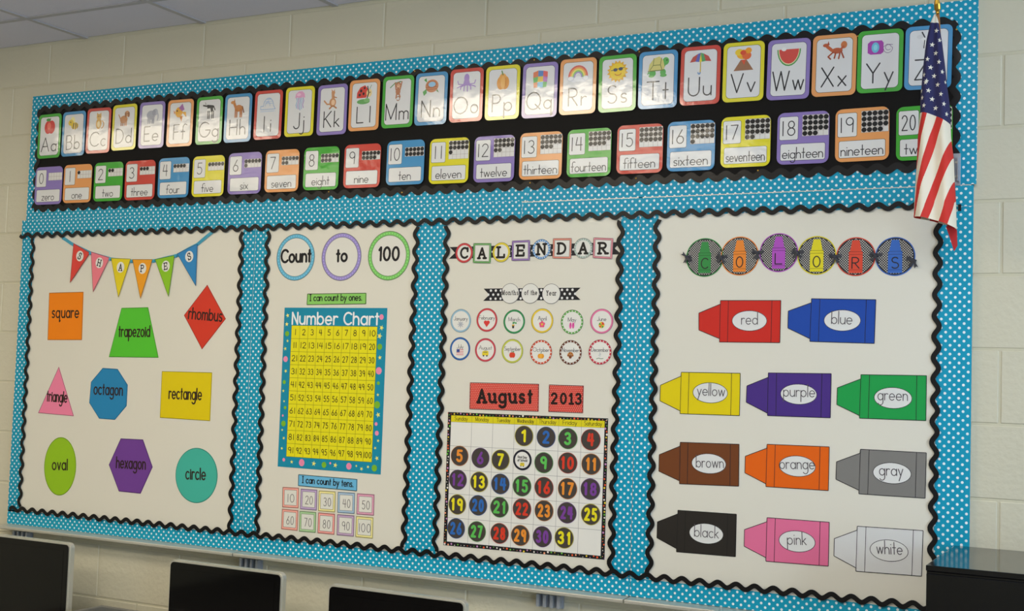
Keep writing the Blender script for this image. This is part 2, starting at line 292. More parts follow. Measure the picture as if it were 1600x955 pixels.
# surveyed positions on the wall plane, metres (x along the wall, z from the datum)
D={'letters': [('A',0.0335,-0.221,0.5),('B',0.1675,-0.2193,0.2),('C',0.3023,-0.2149,-0.9),('D',0.4384,-0.2102,-0.0),('E',0.5803,-0.2101,-0.5),('F',0.7222,-0.2118,-1.0),('G',0.865,-0.2111,-0.4),('H',1.0014,-0.2112,-0.7),('I',1.141,-0.2084,-0.8),('J',1.2822,-0.2061,-0.6),('K',1.4248,-0.2092,-0.3),('L',1.5604,-0.2024,-0.7),('M',1.699,-0.2008,-0.9),('N',1.8328,-0.1997,-0.8),('O',1.97,-0.1978,-0.4),('P',2.1067,-0.1997,-0.3),('Q',2.2437,-0.2023,-0.8),('R',2.3789,-0.2,-0.6),('S',2.5152,-0.2012,0.5),('T',2.6507,-0.2001,-0.4),('U',2.7876,-0.1983,-1.0),('V',2.9227,-0.1982,-1.0),('W',3.0594,-0.2022,-1.7),('X',3.1932,-0.2015,-1.2),('Y',3.3232,-0.2009,-1.0),('Z',3.4555,-0.2018,-1.5)],'numbers': [(0,0.0436,-0.4234,-0.4),(1,0.2034,-0.4219,-0.6),(2,0.3688,-0.4212,-0.4),(3,0.5338,-0.4226,0.2),(4,0.7032,-0.4204,-0.1),(5,0.8724,-0.4219,-0.2),(6,1.0445,-0.4189,0.0),(7,1.2145,-0.4179,-0.5),(8,1.3878,-0.4173,-0.8),(9,1.5619,-0.417,-0.7),(10,1.739,-0.4137,-0.4),(11,1.9118,-0.4164,-0.5),(12,2.0837,-0.4185,-0.4),(13,2.2545,-0.417,-0.4),(14,2.4247,-0.4165,0.0),(15,2.5966,-0.4138,-0.3),(16,2.7633,-0.4134,-0.4),(17,2.9341,-0.4099,-0.3),(18,3.1062,-0.4091,-0.6),(19,3.2762,-0.4093,0.3),(20,3.4472,-0.414,0.4)],'pennants': [[(0.1967,-0.6597),(0.2891,-0.6997),(0.1888,-0.818)],[(0.2931,-0.6947),(0.3956,-0.7204),(0.3155,-0.8553)],[(0.4016,-0.7217),(0.5048,-0.7263),(0.4499,-0.8762)],[(0.5132,-0.7283),(0.6157,-0.7298),(0.5644,-0.8805)],[(0.6278,-0.7299),(0.7248,-0.716),(0.7044,-0.8732)],[(0.7363,-0.7101),(0.8338,-0.6742),(0.8357,-0.8335)]],'penn_c': [(0.2353,-0.7116,0.0262,0.0256),(0.3417,-0.7398,0.0257,0.0253),(0.4545,-0.7588,0.0251,0.0251),(0.5674,-0.7644,0.0246,0.0247),(0.6843,-0.757,0.0241,0.0245),(0.7976,-0.7219,0.0235,0.0242)],'penn_r': [(0.1314,-0.6358),(0.1999,-0.6681),(0.2909,-0.701),(0.3976,-0.7254),(0.5096,-0.7357),(0.6217,-0.736),(0.7312,-0.718),(0.8309,-0.6772),(0.903,-0.6305)],'shapes': [('square',[(0.0736,-0.8568),(0.2611,-0.8533),(0.266,-1.0435),(0.0788,-1.0464)],[(0.0971,-0.9561),(0.2423,-0.955)]),('trapezoid',[(0.4668,-0.9161),(0.6024,-0.9131),(0.6671,-1.1042),(0.4137,-1.1073)],[(0.4601,-1.0268),(0.6177,-1.0246)]),('rhombus',[(0.8879,-0.8283),(0.9829,-0.9544),(0.8769,-1.0686),(0.7822,-0.9426)],[(0.8049,-0.9545),(0.9646,-0.964)]),('triangle',[(0.1488,-1.151),(0.2441,-1.3429),(0.0478,-1.3386)],[(0.0933,-1.2888),(0.2029,-1.2903)]),('octagon',[(0.3846,-1.1501),(0.4619,-1.1518),(0.5181,-1.2113),(0.5178,-1.2924),(0.4611,-1.3477),(0.3788,-1.3464),(0.3228,-1.2876),(0.3265,-1.2061)],[(0.3451,-1.2524),(0.4936,-1.2521)]),('rectangle',[(0.6871,-1.1545),(0.9302,-1.1527),(0.9309,-1.331),(0.688,-1.3298)],[(0.7285,-1.2558),(0.8851,-1.2548)]),('oval',(0.1839,-1.5423,0.0863,0.1142),[(0.1434,-1.5576),(0.2246,-1.5538)]),('hexagon',[(0.4964,-1.4168),(0.6092,-1.4153),(0.664,-1.5155),(0.6104,-1.6192),(0.5002,-1.6185),(0.442,-1.5206)],[(0.4817,-1.5292),(0.6285,-1.5262)]),('circle',(0.878,-1.5333,0.1,0.101),[(0.829,-1.5492),(0.9217,-1.5461)])],'count_c': [(1.2883,-0.7317,0.0826,0.0853),(1.4866,-0.7333,0.0834,0.0849),(1.6837,-0.7322,0.0844,0.086)],'count_t': [[(1.2261,-0.7492),(1.3548,-0.7478)],[(1.4681,-0.7489),(1.5099,-0.7482)],[(1.6453,-0.7475),(1.7237,-0.7478)]],'ones': [(1.3461,-0.8632),(1.5974,-0.8606),(1.5982,-0.8982),(1.3454,-0.9017)],'ones_t': [(1.3594,-0.8876),(1.5796,-0.8861)],'tens': [(1.3403,-1.5003),(1.5904,-1.5007),(1.5908,-1.5405),(1.3408,-1.5395)],'tens_t': [(1.359,-1.5277),(1.5743,-1.5277)],'chart': [(1.2497,-0.9121),(1.6854,-0.9119),(1.6844,-1.4782),(1.2488,-1.4777)],'chart_y': [(1.2843,-0.9758),(1.6482,-0.9763),(1.6467,-1.439),(1.2849,-1.4401)],'chart_t': [(1.2867,-0.9708),(1.6512,-0.9693)],'ten_sq': [(1.3109,-1.5832,1.7),(1.3895,-1.5842,0.6),(1.4672,-1.5849,1.0),(1.5478,-1.5839,1.4),(1.6274,-1.5835,1.0),(1.3114,-1.6606,0.0),(1.3886,-1.6616,1.0),(1.4682,-1.6611,0.5),(1.5488,-1.6607,0.8),(1.6268,-1.6608,0.6)],'cal_l': [('C',(1.9806,-0.7277,0.0332,0.0335)),('A',[(2.0145,-0.696),(2.0819,-0.6973),(2.0819,-0.7636),(2.0151,-0.7616)]),('L',(2.1202,-0.7278,0.0322,0.0331)),('E',[(2.1579,-0.6911),(2.2237,-0.6898),(2.2255,-0.7562),(2.1591,-0.7564)]),('N',(2.2656,-0.7205,0.0317,0.0336)),('D',[(2.3058,-0.6861),(2.3719,-0.687),(2.3717,-0.7528),(2.3062,-0.7508)]),('A',(2.4124,-0.7198,0.0319,0.0331)),('R',[(2.4473,-0.6865),(2.5148,-0.6907),(2.5128,-0.7559),(2.4465,-0.7512)])],'cal_rib': [(1.9239,-0.7071),(2.5394,-0.7027),(2.5434,-0.7411),(1.9217,-0.7464)],'mon_rib': [(2.0582,-0.8468),(2.4067,-0.8447),(2.408,-0.8834),(2.0579,-0.887)],'mon_c': [(2.1574,-0.8629,0.0326,0.0333),(2.2304,-0.863,0.032,0.033),(2.3053,-0.8641,0.032,0.0328)],'mon_t': [[(2.1275,-0.8672),(2.1876,-0.8673)],[(2.2095,-0.8673),(2.2553,-0.8674)],[(2.2883,-0.869),(2.3238,-0.869)]],'months': [(1.9762,-0.9532,0.0389,0.0388),(2.0745,-0.9497,0.0387,0.039),(2.1753,-0.9543,0.0391,0.0397),(2.276,-0.9507,0.0394,0.0398),(2.3811,-0.9536,0.0385,0.0393),(2.4829,-0.9505,0.0398,0.0388),(1.9773,-1.0459,0.0383,0.0387),(2.0727,-1.048,0.0387,0.0388),(2.1722,-1.0498,0.039,0.0395),(2.2753,-1.0511,0.0387,0.0396),(2.379,-1.05,0.0384,0.0396),(2.4802,-1.047,0.0392,0.0392)],'aug': [(2.0189,-1.1559),(2.2714,-1.1528),(2.273,-1.2408),(2.02,-1.2431)],'aug_t': [(2.0503,-1.2195),(2.2498,-1.2132)],'yr': [(2.3068,-1.1536),(2.4276,-1.1531),(2.4282,-1.2395),(2.3076,-1.2406)],'yr_t': [(2.3161,-1.2126),(2.4223,-1.2105)],'cal': [(1.9401,-1.2559),(2.5139,-1.252),(2.5148,-1.6861),(1.9399,-1.6931)],'cal_in': [(1.9525,-1.2664),(2.503,-1.2602),(2.502,-1.6758),(1.9528,-1.6798)],'cal_n': [(1,2.2246,-1.3204),(2,2.303,-1.3205),(3,2.3793,-1.3211),(4,2.4578,-1.3204),(5,1.9902,-1.3975),(6,2.0682,-1.3998),(7,2.1425,-1.4015),(8,2.2214,-1.3975),(9,2.2977,-1.4015),(10,2.3811,-1.3972),(11,2.4616,-1.3962),(12,1.987,-1.4758),(13,2.0666,-1.4773),(14,2.1447,-1.4787),(15,2.2229,-1.48),(16,2.3012,-1.4793),(17,2.3831,-1.4775),(18,2.4612,-1.4734),(19,1.9879,-1.5564),(20,2.0657,-1.5532),(21,2.1444,-1.5533),(22,2.2255,-1.5524),(23,2.3037,-1.5523),(24,2.3834,-1.5526),(25,2.4651,-1.5514),(26,1.9864,-1.6343),(27,2.0643,-1.6378),(28,2.1476,-1.6367),(29,2.2226,-1.6369),(30,2.3007,-1.6341),(31,2.3767,-1.6314)],'col_c': [(2.8141,-0.755,0.0579,0.0594),(2.9227,-0.7523,0.0582,0.0585),(3.0403,-0.7441,0.0572,0.0577),(3.1521,-0.7541,0.0562,0.0569),(3.2634,-0.7593,0.0552,0.0561),(3.3727,-0.7603,0.0547,0.0554)],'col_r': [(2.753,-0.7541),(2.8677,-0.7576),(2.9778,-0.7455),(3.0969,-0.7475),(3.206,-0.7608),(3.3196,-0.7585),(3.4293,-0.7769)],'crayons': [('red',[(2.7999,-0.923),(2.8012,-0.9742),(2.8667,-0.8956),(2.8661,-0.9991)],[(2.8665,-0.8849),(3.0496,-0.8847),(3.0492,-1.0081),(2.8664,-1.0093)],(2.9564,-0.9451,0.0534,0.0307),[(2.9327,-0.9555),(2.9812,-0.955)]),('blue',[(3.0721,-0.9156),(3.0719,-0.9652),(3.1394,-0.8909),(3.1368,-0.9951)],[(3.1392,-0.8794),(3.3216,-0.8821),(3.3192,-1.0059),(3.1369,-1.0032)],(3.2283,-0.9417,0.0526,0.0309),[(3.1981,-0.9511),(3.2559,-0.9523)]),('yellow',[(2.6832,-1.1438),(2.6826,-1.1912),(2.7478,-1.1146),(2.7481,-1.2189)],[(2.7488,-1.1025),(2.9324,-1.1005),(2.9328,-1.2254),(2.7483,-1.2273)],(2.8412,-1.1614,0.0547,0.031),[(2.8011,-1.1694),(2.8863,-1.17)]),('purple',[(2.9533,-1.137),(2.9525,-1.1852),(3.0169,-1.1098),(3.0168,-1.2148)],[(3.0166,-1.097),(3.2001,-1.0942),(3.1996,-1.2202),(3.017,-1.2218)],(3.1071,-1.1562,0.0535,0.0299),[(3.0631,-1.1636),(3.1539,-1.1626)]),('green',[(3.2179,-1.1342),(3.2176,-1.1819),(3.2837,-1.1066),(3.2815,-1.2104)],[(3.2835,-1.0947),(3.462,-1.0925),(3.462,-1.2164),(3.2816,-1.2177)],(3.3727,-1.1574,0.0522,0.0301),[(3.3316,-1.164),(3.4121,-1.1633)]),('brown',[(2.6851,-1.354),(2.6852,-1.4041),(2.7502,-1.3251),(2.7517,-1.4287)],[(2.7512,-1.3131),(2.9336,-1.3094),(2.9352,-1.4322),(2.7519,-1.4376)],(2.842,-1.3718,0.0539,0.0302),[(2.8035,-1.3842),(2.8877,-1.3814)]),('orange',[(2.9531,-1.3434),(2.953,-1.3919),(3.0166,-1.3166),(3.0165,-1.4197)],[(3.0176,-1.3049),(3.1982,-1.3027),(3.1977,-1.4267),(3.0167,-1.4278)],(3.1071,-1.3632,0.0534,0.0303),[(3.0569,-1.3732),(3.1572,-1.3681)]),('gray',[(3.2194,-1.3439),(3.2185,-1.3931),(3.2844,-1.3159),(3.2833,-1.4196)],[(3.2859,-1.3046),(3.4643,-1.3047),(3.4628,-1.4289),(3.2835,-1.4297)],(3.3731,-1.3662,0.0525,0.0298),[(3.3393,-1.3735),(3.4028,-1.3716)]),('black',[(2.6849,-1.5564),(2.6844,-1.6045),(2.7493,-1.5274),(2.7476,-1.6311)],[(2.749,-1.5166),(2.9304,-1.5143),(2.9303,-1.6378),(2.7478,-1.6406)],(2.8392,-1.5787,0.0532,0.0305),[(2.8031,-1.5894),(2.8773,-1.5889)]),('pink',[(2.9556,-1.5571),(2.9555,-1.6053),(3.0212,-1.5291),(3.0211,-1.6321)],[(3.0221,-1.5169),(3.2021,-1.5156),(3.2016,-1.6393),(3.0213,-1.6425)],(3.1109,-1.5776,0.0532,0.0307),[(3.0836,-1.588),(3.1379,-1.5849)]),('white',[(3.2171,-1.5604),(3.2168,-1.6087),(3.2797,-1.5316),(3.2787,-1.6363)],[(3.2806,-1.5203),(3.4587,-1.5176),(3.4562,-1.6417),(3.2789,-1.6457)],(3.3683,-1.5802,0.0524,0.0302),[(3.3357,-1.591),(3.4043,-1.5879)])],'tacks': [(2.219,-0.0997),(2.5855,-0.1063),(1.762,-0.0991),(1.423,-0.5018),(1.7287,-0.5159),(2.2178,-0.5034),(2.586,-0.5049),(2.9735,-0.4985),(3.2593,-0.1219),(3.5298,-0.1293)],'flag_rows': [(22,(3.4949,-0.17,-0.1278),(3.5031,-0.17,-0.1286)),(35.4,(3.4858,-0.17,-0.1501),(3.5075,-0.17,-0.1524)),(64,(3.4756,-0.17,-0.1989),(3.5164,-0.17,-0.2027)),(103,(3.4688,-0.17,-0.266),(3.5252,-0.17,-0.2708)),(130,(3.4656,-0.17,-0.3126),(3.53,-0.17,-0.3177)),(152,(3.4631,-0.17,-0.3506),(3.5359,-0.17,-0.3559)),(165,(3.4625,-0.17,-0.373),(3.5389,-0.17,-0.3784)),(180,(3.4623,-0.17,-0.399),(3.5402,-0.17,-0.4042)),(215,(3.4579,-0.17,-0.4592),(3.5432,-0.17,-0.4642)),(250,(3.4564,-0.17,-0.5195),(3.551,-0.17,-0.5243)),(290,(3.4534,-0.17,-0.5883),(3.5544,-0.17,-0.5925)),(315,(3.4517,-0.17,-0.6313),(3.5575,-0.17,-0.635)),(340,(3.4502,-0.17,-0.6742),(3.5602,-0.17,-0.6774))],'flag_b': [[0.126,0.004,-0.128,-0.226,-0.329],[0.294,0.167,0.079,-0.032,-0.137],[0.63,0.406,0.217,0.081,0.025],[0.882,0.655,0.433,0.21,0.062],[1.324,1.057,0.734,0.484,0.217],[1.639,1.345,0.976,0.694,0.394],[1.954,1.632,1.252,0.96,0.631],[2.269,1.92,1.476,1.161,0.838],[2.584,2.207,1.734,1.403,1.044]],'flag_ys': [180,215,250,290,340],'stars': [(0.739,49.3),(0.905,64.4),(0.454,71.7),(0.644,85.2),(0.25,95.0),(0.79,99.3),(0.404,107.8),(0.902,114.6),(0.135,119.5),(0.553,121.1),(0.974,130.2),(0.232,132.0),(0.688,135.2),(0.346,144.5),(0.785,150.2),(0.464,157.7),(0.124,155.6),(0.071,144.2),(0.857,165.6),(0.197,168.3),(0.573,171.7),(0.924,180.8),(0.265,129.7)]}
# ================================================================== SETTING
X0R, X1R, YF, YB = -3.0, 7.5, .016, -7.0
ZC = Z0 + .170
BW, BH = .4064, .2032
floor = tag(box('floor', M_FLOOR, X0R, X1R, YB, YF+.1, -.1, 0), kind='structure')
wall_back = tag(box('wall_back', M_MORTAR, X0R, X1R, YF+.0024, YF+.2, 0, ZC+.02), kind='structure')
for n, a in (('wall_left', (X0R-.1, X0R, YB, YF)), ('wall_front', (X0R, X1R, YB-.1, YB))):
    tag(box(n, M_BLOCK, *a, 0, ZC+.02), kind='structure')
wr = bmesh.new()                       # right-hand wall with two window openings
for y0, y1, z0, z1 in ((YB,YF,0,1.0),(YB,YF,2.5,ZC+.02),(YB,-5.55,1,2.5),(-3.65,-3.05,1,2.5),(-1.15,YF,1,2.5)):
    box_bm(X1R, X1R+.15, y0, y1, z0, z1, bm=wr)
tag(link_mesh('wall_right', bm_mesh('wall_right', wr), M_BLOCK), kind='structure')
for k, yc in enumerate((-2.1, -4.6)):
    wf = bmesh.new()
    for a in ((-.95,.95,-.75,-.70),(-.95,.95,.70,.75),(-.95,-.90,-.75,.75),(.90,.95,-.75,.75),(-.02,.02,-.75,.75)):
        box_bm(X1R+.03, X1R+.08, yc+a[0], yc+a[1], 1.75+a[2], 1.75+a[3], bm=wf)
    tag(link_mesh('window_%d' % (k+1), bm_mesh('window', wf), M_ALU), kind='structure')
# masonry blocks: one shared mesh per size, joints recessed
def block_mesh(w, h):
    return bm_mesh('block', box_bm(.0030, w-.0030, YF, YF+.006, .0030, h-.0030, .0026, 1))
bm_full, bm_top = block_mesh(BW, BH), block_mesh(BW, .166)
rest = bmesh.new()
def behind_boards(x, z): return x > -.02 and x+BW < 3.52 and ((z+BH < Z0-.1 and z > Z0-1.74))
for v in range(-1, 15):
    zb = Z0-(v+1)*BH; off = -.008 + (0 if v % 2 else BW/2) - BW*8
    for i in range(0, 27):
        x = off+i*BW
        if x < X0R or x+BW > X1R: continue
        if zb < -.01 or behind_boards(x, zb): continue
        me = bm_top if v == -1 else bm_full
        if -.95 < x < 4.3 and v <= 10:
            link_mesh('block', me, M_BLOCK, wall_back, (x, 0, zb))
        else:
            t = me.copy(); t.transform(Matrix.Translation((x, 0, zb))); rest.from_mesh(t); bpy.data.meshes.remove(t)
r = link_mesh('distant_blocks', bm_mesh('blocks', rest), M_BLOCK, wall_back); r['kind'] = 'stuff'
# ceiling: plenum slab, grid bars, tiles, fixtures
ceiling = tag(box('ceiling', M_TILE, X0R, X1R, YB, YF, ZC+.05, ZC+.12), kind='structure')
TS = .6096
xs = [x for x in [.186+TS*k for k in range(-6, 13)] if X0R+.02 < x < X1R-.02]
ys = [y for y in [-.281-TS*k for k in range(0, 12)] if y > YB+.02]
for x in xs: box('grid_bar', M_GRID, -.012, .012, YB, YF, ZC, ZC+.004, 0, ceiling, (x,0,0))
for y in ys: box('grid_bar', M_GRID, X0R, X1R, -.012, .012, ZC+.0003, ZC+.0043, 0, ceiling, (0,y,0))
LX = [.186-TS*3, .186+TS, .186+TS*5]; LY = [-.281-TS*2, -.281-TS*4]
XE = [X0R]+xs+[X1R]; YE = [YF]+ys+[YB]; cache = {}
for i in range(len(XE)-1):
    for j in range(len(YE)-1):
        x0, x1, y1, y0 = XE[i], XE[i+1], YE[j], YE[j+1]
        lit = any((abs(x0-lx) < .01 or abs(x0-lx-TS) < .01) and abs(y1-ly) < .01 for lx in LX for ly in LY)
        if lit: continue
        key = (round(x1-x0, 3), round(y1-y0, 3))
        if key not in cache: cache[key] = bm_mesh('ceiling_tile', box_bm(.004, x1-x0-.004, -(y1-y0)+.004, -.004, 0, .015, .002, 1))
        link_mesh('ceiling_tile', cache[key], M_TILE, ceiling, (x0, y1, ZC+.0045))
M_LAMPS = [lamp_mat('lamp_diffuser', c_, LAMP_S*k) for k, c_ in ((.56, LAMP_COL), (.95, LAMP_COL), (.58, (.94,.96,.95)), (.82, LAMP_COL), (1.15, LAMP_COL), (.60, (.94,.96,.95)))]   # output, tint tuned for wall brightness, left to right, near row then far row
where = [('over the far left corner','nearest the wall'),('over the boards','nearest the wall'),('over the right side','nearest the wall')]
for i, lx in enumerate(LX):
    for j, ly in enumerate(LY):
        e = empty('ceiling_light', (lx+TS, ly-TS/2, ZC+.004), 'white fluorescent ceiling light %s, in the %s row' % (where[i][0], 'nearer' if j == 0 else 'farther'), 'ceiling light', 'ceiling lights in two rows')
        fr = bmesh.new()
        for a in ((-.607,.607,-.302,-.28),(-.607,.607,.28,.302),(-.607,-.585,-.302,.302),(.585,.607,-.302,.302)):
            box_bm(*a, 0, .03, bm=fr)
        link_mesh('frame', bm_mesh('frame', fr), M_GRID, e)
        box('diffuser', M_LAMPS[i+3*j], -.586, .586, -.281, .281, -.055, .012, 0, e)  # lens shaped to hang below the ceiling so its sides light the upper wall
tag(box('baseboard_back', M_DKPLASTIC, X0R, X1R, YF-.008, YF, .0, .10, .002), kind='structure')

# ================================================================== BOARDS
def board(name, x0, x1, z0, z1, label):
    e = empty(name, ((x0+x1)/2, 0, z0+Z0), label, 'whiteboard', 'whiteboards under the polka dot paper')
    w = (x1-x0)/2; h = z1-z0
    box('panel', M_WHITE, -w+.004, w-.004, .0, YF-.0005, .004, h-.004, 0, e)
    fr = bmesh.new()
    for a in ((-w,w,0,.006),(-w,w,h-.006,h),(-w,-w+.006,0,h),(w-.006,w,0,h)): box_bm(a[0],a[1],.0002,YF-.0002,a[2],a[3],bm=fr)
    link_mesh('frame', bm_mesh('frame', fr), M_ALU, e); return e, w
def tray(e, x0, x1):
    """marker tray: sloping shelf with a rolled front lip, hung under the board"""
    prof = [(.013,.0105),(.0,.0105),(-.044,.0065),(-.0485,.0075),(-.0505,.005),(-.0505,-.002),(-.048,-.0045),(-.043,-.0045),(-.040,-.001),(.0,.003),(.013,.003)]
    n = len(prof); v = [(x, y, z-.012) for x in (x0, x1) for y, z in prof]
    f = [(i, (i+1)%n, (i+1)%n+n, i+n) for i in range(n)] + [tuple(range(n-1,-1,-1)), tuple(range(n, 2*n))]
    me = bpy.data.meshes.new('tray'); me.from_pydata(v, [], f); me.update()
    bmx = bmesh.new(); bmx.from_mesh(me); bmesh.ops.recalc_face_normals(bmx, faces=bmx.faces); bmx.to_mesh(me); bmx.free()
    return link_mesh('tray', me, M_ALU, e)
def bracket(e, x):
    b = bmesh.new()
    box_bm(x-.045, x+.045, .008, .0155, -.066, -.026, bm=b)
    for k in range(4): box_bm(x-.040+k*.024, x-.030+k*.024, -.012, .009, -.064, -.026, bm=b)
    link_mesh('tray_bracket', bm_mesh('tray_bracket', b), M_GREYMET, e)
BZ0, BZ1 = -1.787, -.564
for k, (x0, x1, lb) in enumerate(((-.092, 1.1035, 'left whiteboard carrying the coloured paper shapes, with aluminium marker tray'),
                                  (1.1045, 2.6005, 'middle whiteboard carrying the number chart and calendar, with aluminium marker tray'),
                                  (2.6015, 3.5786, 'right whiteboard carrying the big paper crayons, with aluminium marker tray'))):
    e, w = board('whiteboard', x0, x1, BZ0, BZ1, lb)
    tray(e, -w+(.002 if k else -.012), w-(.002 if k < 2 else .05))
    if k < 2: bracket(e, {0:-w+.085, 1:-w+.04}[k])
    if k == 1: bracket(e, w-.27)
ub = empty('bulletin_board', (1.754, 0, Z0-.563), 'long upper bulletin board holding the alphabet and number cards', 'bulletin board')
box('panel', M_WHITE, -1.830, 1.830, .0, YF-.0005, .001, .512, .001, ub)

# polka dot papers (each sheet or strip is a thing)
def sheet(x0, x1, z0, z1, label, y=-.0006, th=.0006, dx=0, dz=0):
    pts = [(0,0),(x1-x0,0),(x1-x0,z1-z0),(0,z1-z0)]
    me = slab_mesh('polka_dot_paper', pts, -th, 0)
    o = link_mesh('polka_dot_paper', me, M_DOT, None, (x0, y+th, z0+Z0))
    return tag(o, label, 'paper', 'turquoise polka dot papers on the boards')
sheet(-.079, 2.2085, -.5625, -.0495, 'turquoise polka dot paper around the black alphabet strip from letter A to P')
sheet(2.2085, 3.5865, -.5640, -.0480, 'turquoise polka dot paper around the black alphabet strip from Q to Z', y=-.0008)
sheet(-.100, 2.19, -.624, -.561, 'turquoise polka dot strip above the shapes, counting and calendar panels', y=-.0012)
sheet(2.191, 3.5795, -.624, -.5665, 'turquoise polka dot strip above the crayon panel, thin white gap over it')
sheet(-.094, -.027, -1.7385, -.6245, 'narrow turquoise polka dot strip down the outer left edge, beside the shapes')
sheet(1.046, 1.1025, -1.7315, -.6245, 'left half of turquoise polka dot column between shapes and counting panels')
sheet(1.1042, 1.1655, -1.7315, -.6245, 'right half of turquoise polka dot column between shapes and counting panels')
sheet(1.790, 1.911, -1.7315, -.6245, 'turquoise polka dot column between counting and calendar panels')
sheet(2.539, 2.6000, -1.7315, -.6245, 'left half of turquoise polka dot column between calendar and crayon panels')
sheet(2.6018, 2.6625, -1.7315, -.6245, 'right half of turquoise polka dot column between calendar and crayon panels')
sheet(3.487, 3.5795, -1.7875, -.6245, 'turquoise polka dot strip down the outer right edge, beside the crayons')
sheet(-.094, 1.104, -1.7875, -1.7325, 'turquoise polka dot strip below the shapes panel')
sheet(1.104, 2.6008, -1.7875, -1.7325, 'turquoise polka dot strip below the counting and calendar panels')
sheet(2.602, 3.4865, -1.7875, -1.7325, 'turquoise polka dot strip below the crayon panel')
bp = [(-.030,-.512),(3.527,-.512),(3.527,-.108),(-.030,-.108)]
tag(link_mesh('black_paper', slab_mesh('black_paper', bp, -.0016, -.0010), M_BLACKP, None, (0,0,Z0)), 'long black backing paper behind the alphabet and number cards', 'paper')

# scalloped border trims
PER = .0555
def trim(p0, p1, label, amp=.0070, wd=.0138, phase=0., y=-.0030, flip=1, PER=.0555):
    L = math.hypot(p1[0]-p0[0], p1[1]-p0[1]); ux, uz = (p1[0]-p0[0])/L, (p1[1]-p0[1])/L; nx, nz = -uz*flip, ux*flip
    n = max(8, int(L/PER*14)); A, B_ = [], []
    for i in range(n+1):
        s = L*i/n; t = 2*PI*(s/PER+phase); o = amp*math.cos(t); sl = -amp*2*PI/PER*math.sin(t); q = math.hypot(1, sl)
        for arr, sg in ((A, 1), (B_, -1)):
            ds, dn = s - sg*wd/2*sl/q, o + sg*wd/2/q
            arr.append((ds*ux+dn*nx, ds*uz+dn*nz))
    m = n+1; yf, yb = -.0016, 0.
    v = [(a, yf, b) for a, b in A]+[(a, yf, b) for a, b in B_]+[(a, yb, b) for a, b in A]+[(a, yb, b) for a, b in B_]
    f = []
    for i in range(n):
        f += [(i, i+1, m+i+1, m+i), (2*m+i, 3*m+i, 3*m+i+1, 2*m+i+1), (i, 2*m+i, 2*m+i+1, i+1), (m+i, m+i+1, 3*m+i+1, 3*m+i)]
    f += [(0, m, 3*m, 2*m), (n, 2*m+n, 3*m+n, m+n)]
    me = bpy.data.meshes.new('scalloped_border'); me.from_pydata(v, [], f); me.update()
    bmx = bmesh.new(); bmx.from_mesh(me); bmesh.ops.recalc_face_normals(bmx, faces=bmx.faces); bmx.to_mesh(me); bmx.free()
    o = link_mesh('scalloped_border', me, M_TRIM, None, (p0[0], y, p0[1]+Z0))
    return tag(o, label, 'border', 'black scalloped borders around the panels')
def cph(x0, c): return -((c-x0)/PER) % 1           # phase that puts a crest at c
trim((-.034,-.110), (3.530,-.106), 'long black scalloped border above the alphabet cards', phase=cph(-.034,.05), y=-.0018, wd=.019)
trim((-.034,-.514), (3.530,-.510), 'long black scalloped border below the number cards', phase=.5+cph(-.034, 2.2367), y=-.0018, wd=.019)
trim((-.034,-.512), (-.030,-.110), 'short black scalloped border left of cards A and zero', y=-.0022, wd=.019)
trim((3.528,-.512), (3.526,-.110), 'short black scalloped border right of the last alphabet card', y=-.0022, wd=.019)
trim((-.104,-.6235), (3.478,-.6185), 'long black scalloped border across the top of the four white panels', phase=cph(-.104,.05), y=-.0052)
trim((-.078,-1.727), (3.500,-1.722), 'long black scalloped border along the bottom of the four white panels', phase=cph(-.078,.050), y=-.0052)
for x0, x1, lb in ((-.030,-.025,'black scalloped border left of the shapes'),(1.043,1.049,'black scalloped border right of the shapes, beside rhombus and circle'),
    (1.163,1.171,'black scalloped border left of the number chart'),(1.793,1.788,'black scalloped border right of the number chart'),
    (1.913,1.910,'black scalloped border left of the calendar'),(2.540,2.538,'black scalloped border right of the calendar'),
    (2.661,2.663,'black scalloped border left of the paper crayons'),(3.489,3.483,'black scalloped border right of the paper crayons')):
    trim((x0,-.636), (x1,-1.716), lb, phase=random.random(), PER=.0582)

def papers(x, z, y=-.0002): return (x, y, z+Z0)

# ================================================================== ALPHABET CARDS
COL = dict(green=(62,170,44), blue=(64,146,198), red=(206,66,52), yellow=(226,216,24), purple=(142,122,190), orange=(234,160,92))
CYC = ['green','blue','red','yellow','purple','orange']
def pic(ops, art, cx, cz, s, layer=4):
    for o in ops:
        k = o[0]
        if k == 'e': art.ell(cx+o[1]*s, cz+o[2]*s, o[3]*s, o[4]*s, hexc(o[5]), layer, 20)
        elif k == 'p': art.poly([(cx+o[1][i]*s, cz+o[1][i+1]*s) for i in range(0, len(o[1]), 2)], hexc(o[2]), layer)
        elif k == 's': art.stroke([(cx+o[1][i]*s, cz+o[1][i+1]*s) for i in range(0, len(o[1]), 2)], o[2]*s, hexc(o[3]), layer)
        elif k == 'a': art.stroke([(cx+a*s, cz+b*s) for a, b in arc(o[1],o[2],o[3],o[4],o[5],o[6],14)], o[7]*s, hexc(o[8]), layer)
        layer += .35
E='e';P_='p';Q='s';R_='a'
def leg4(c,xs,y0=-.2,y1=-.9,w=.2): return [(Q,(x,y0,x,y1),w,c) for x in xs]
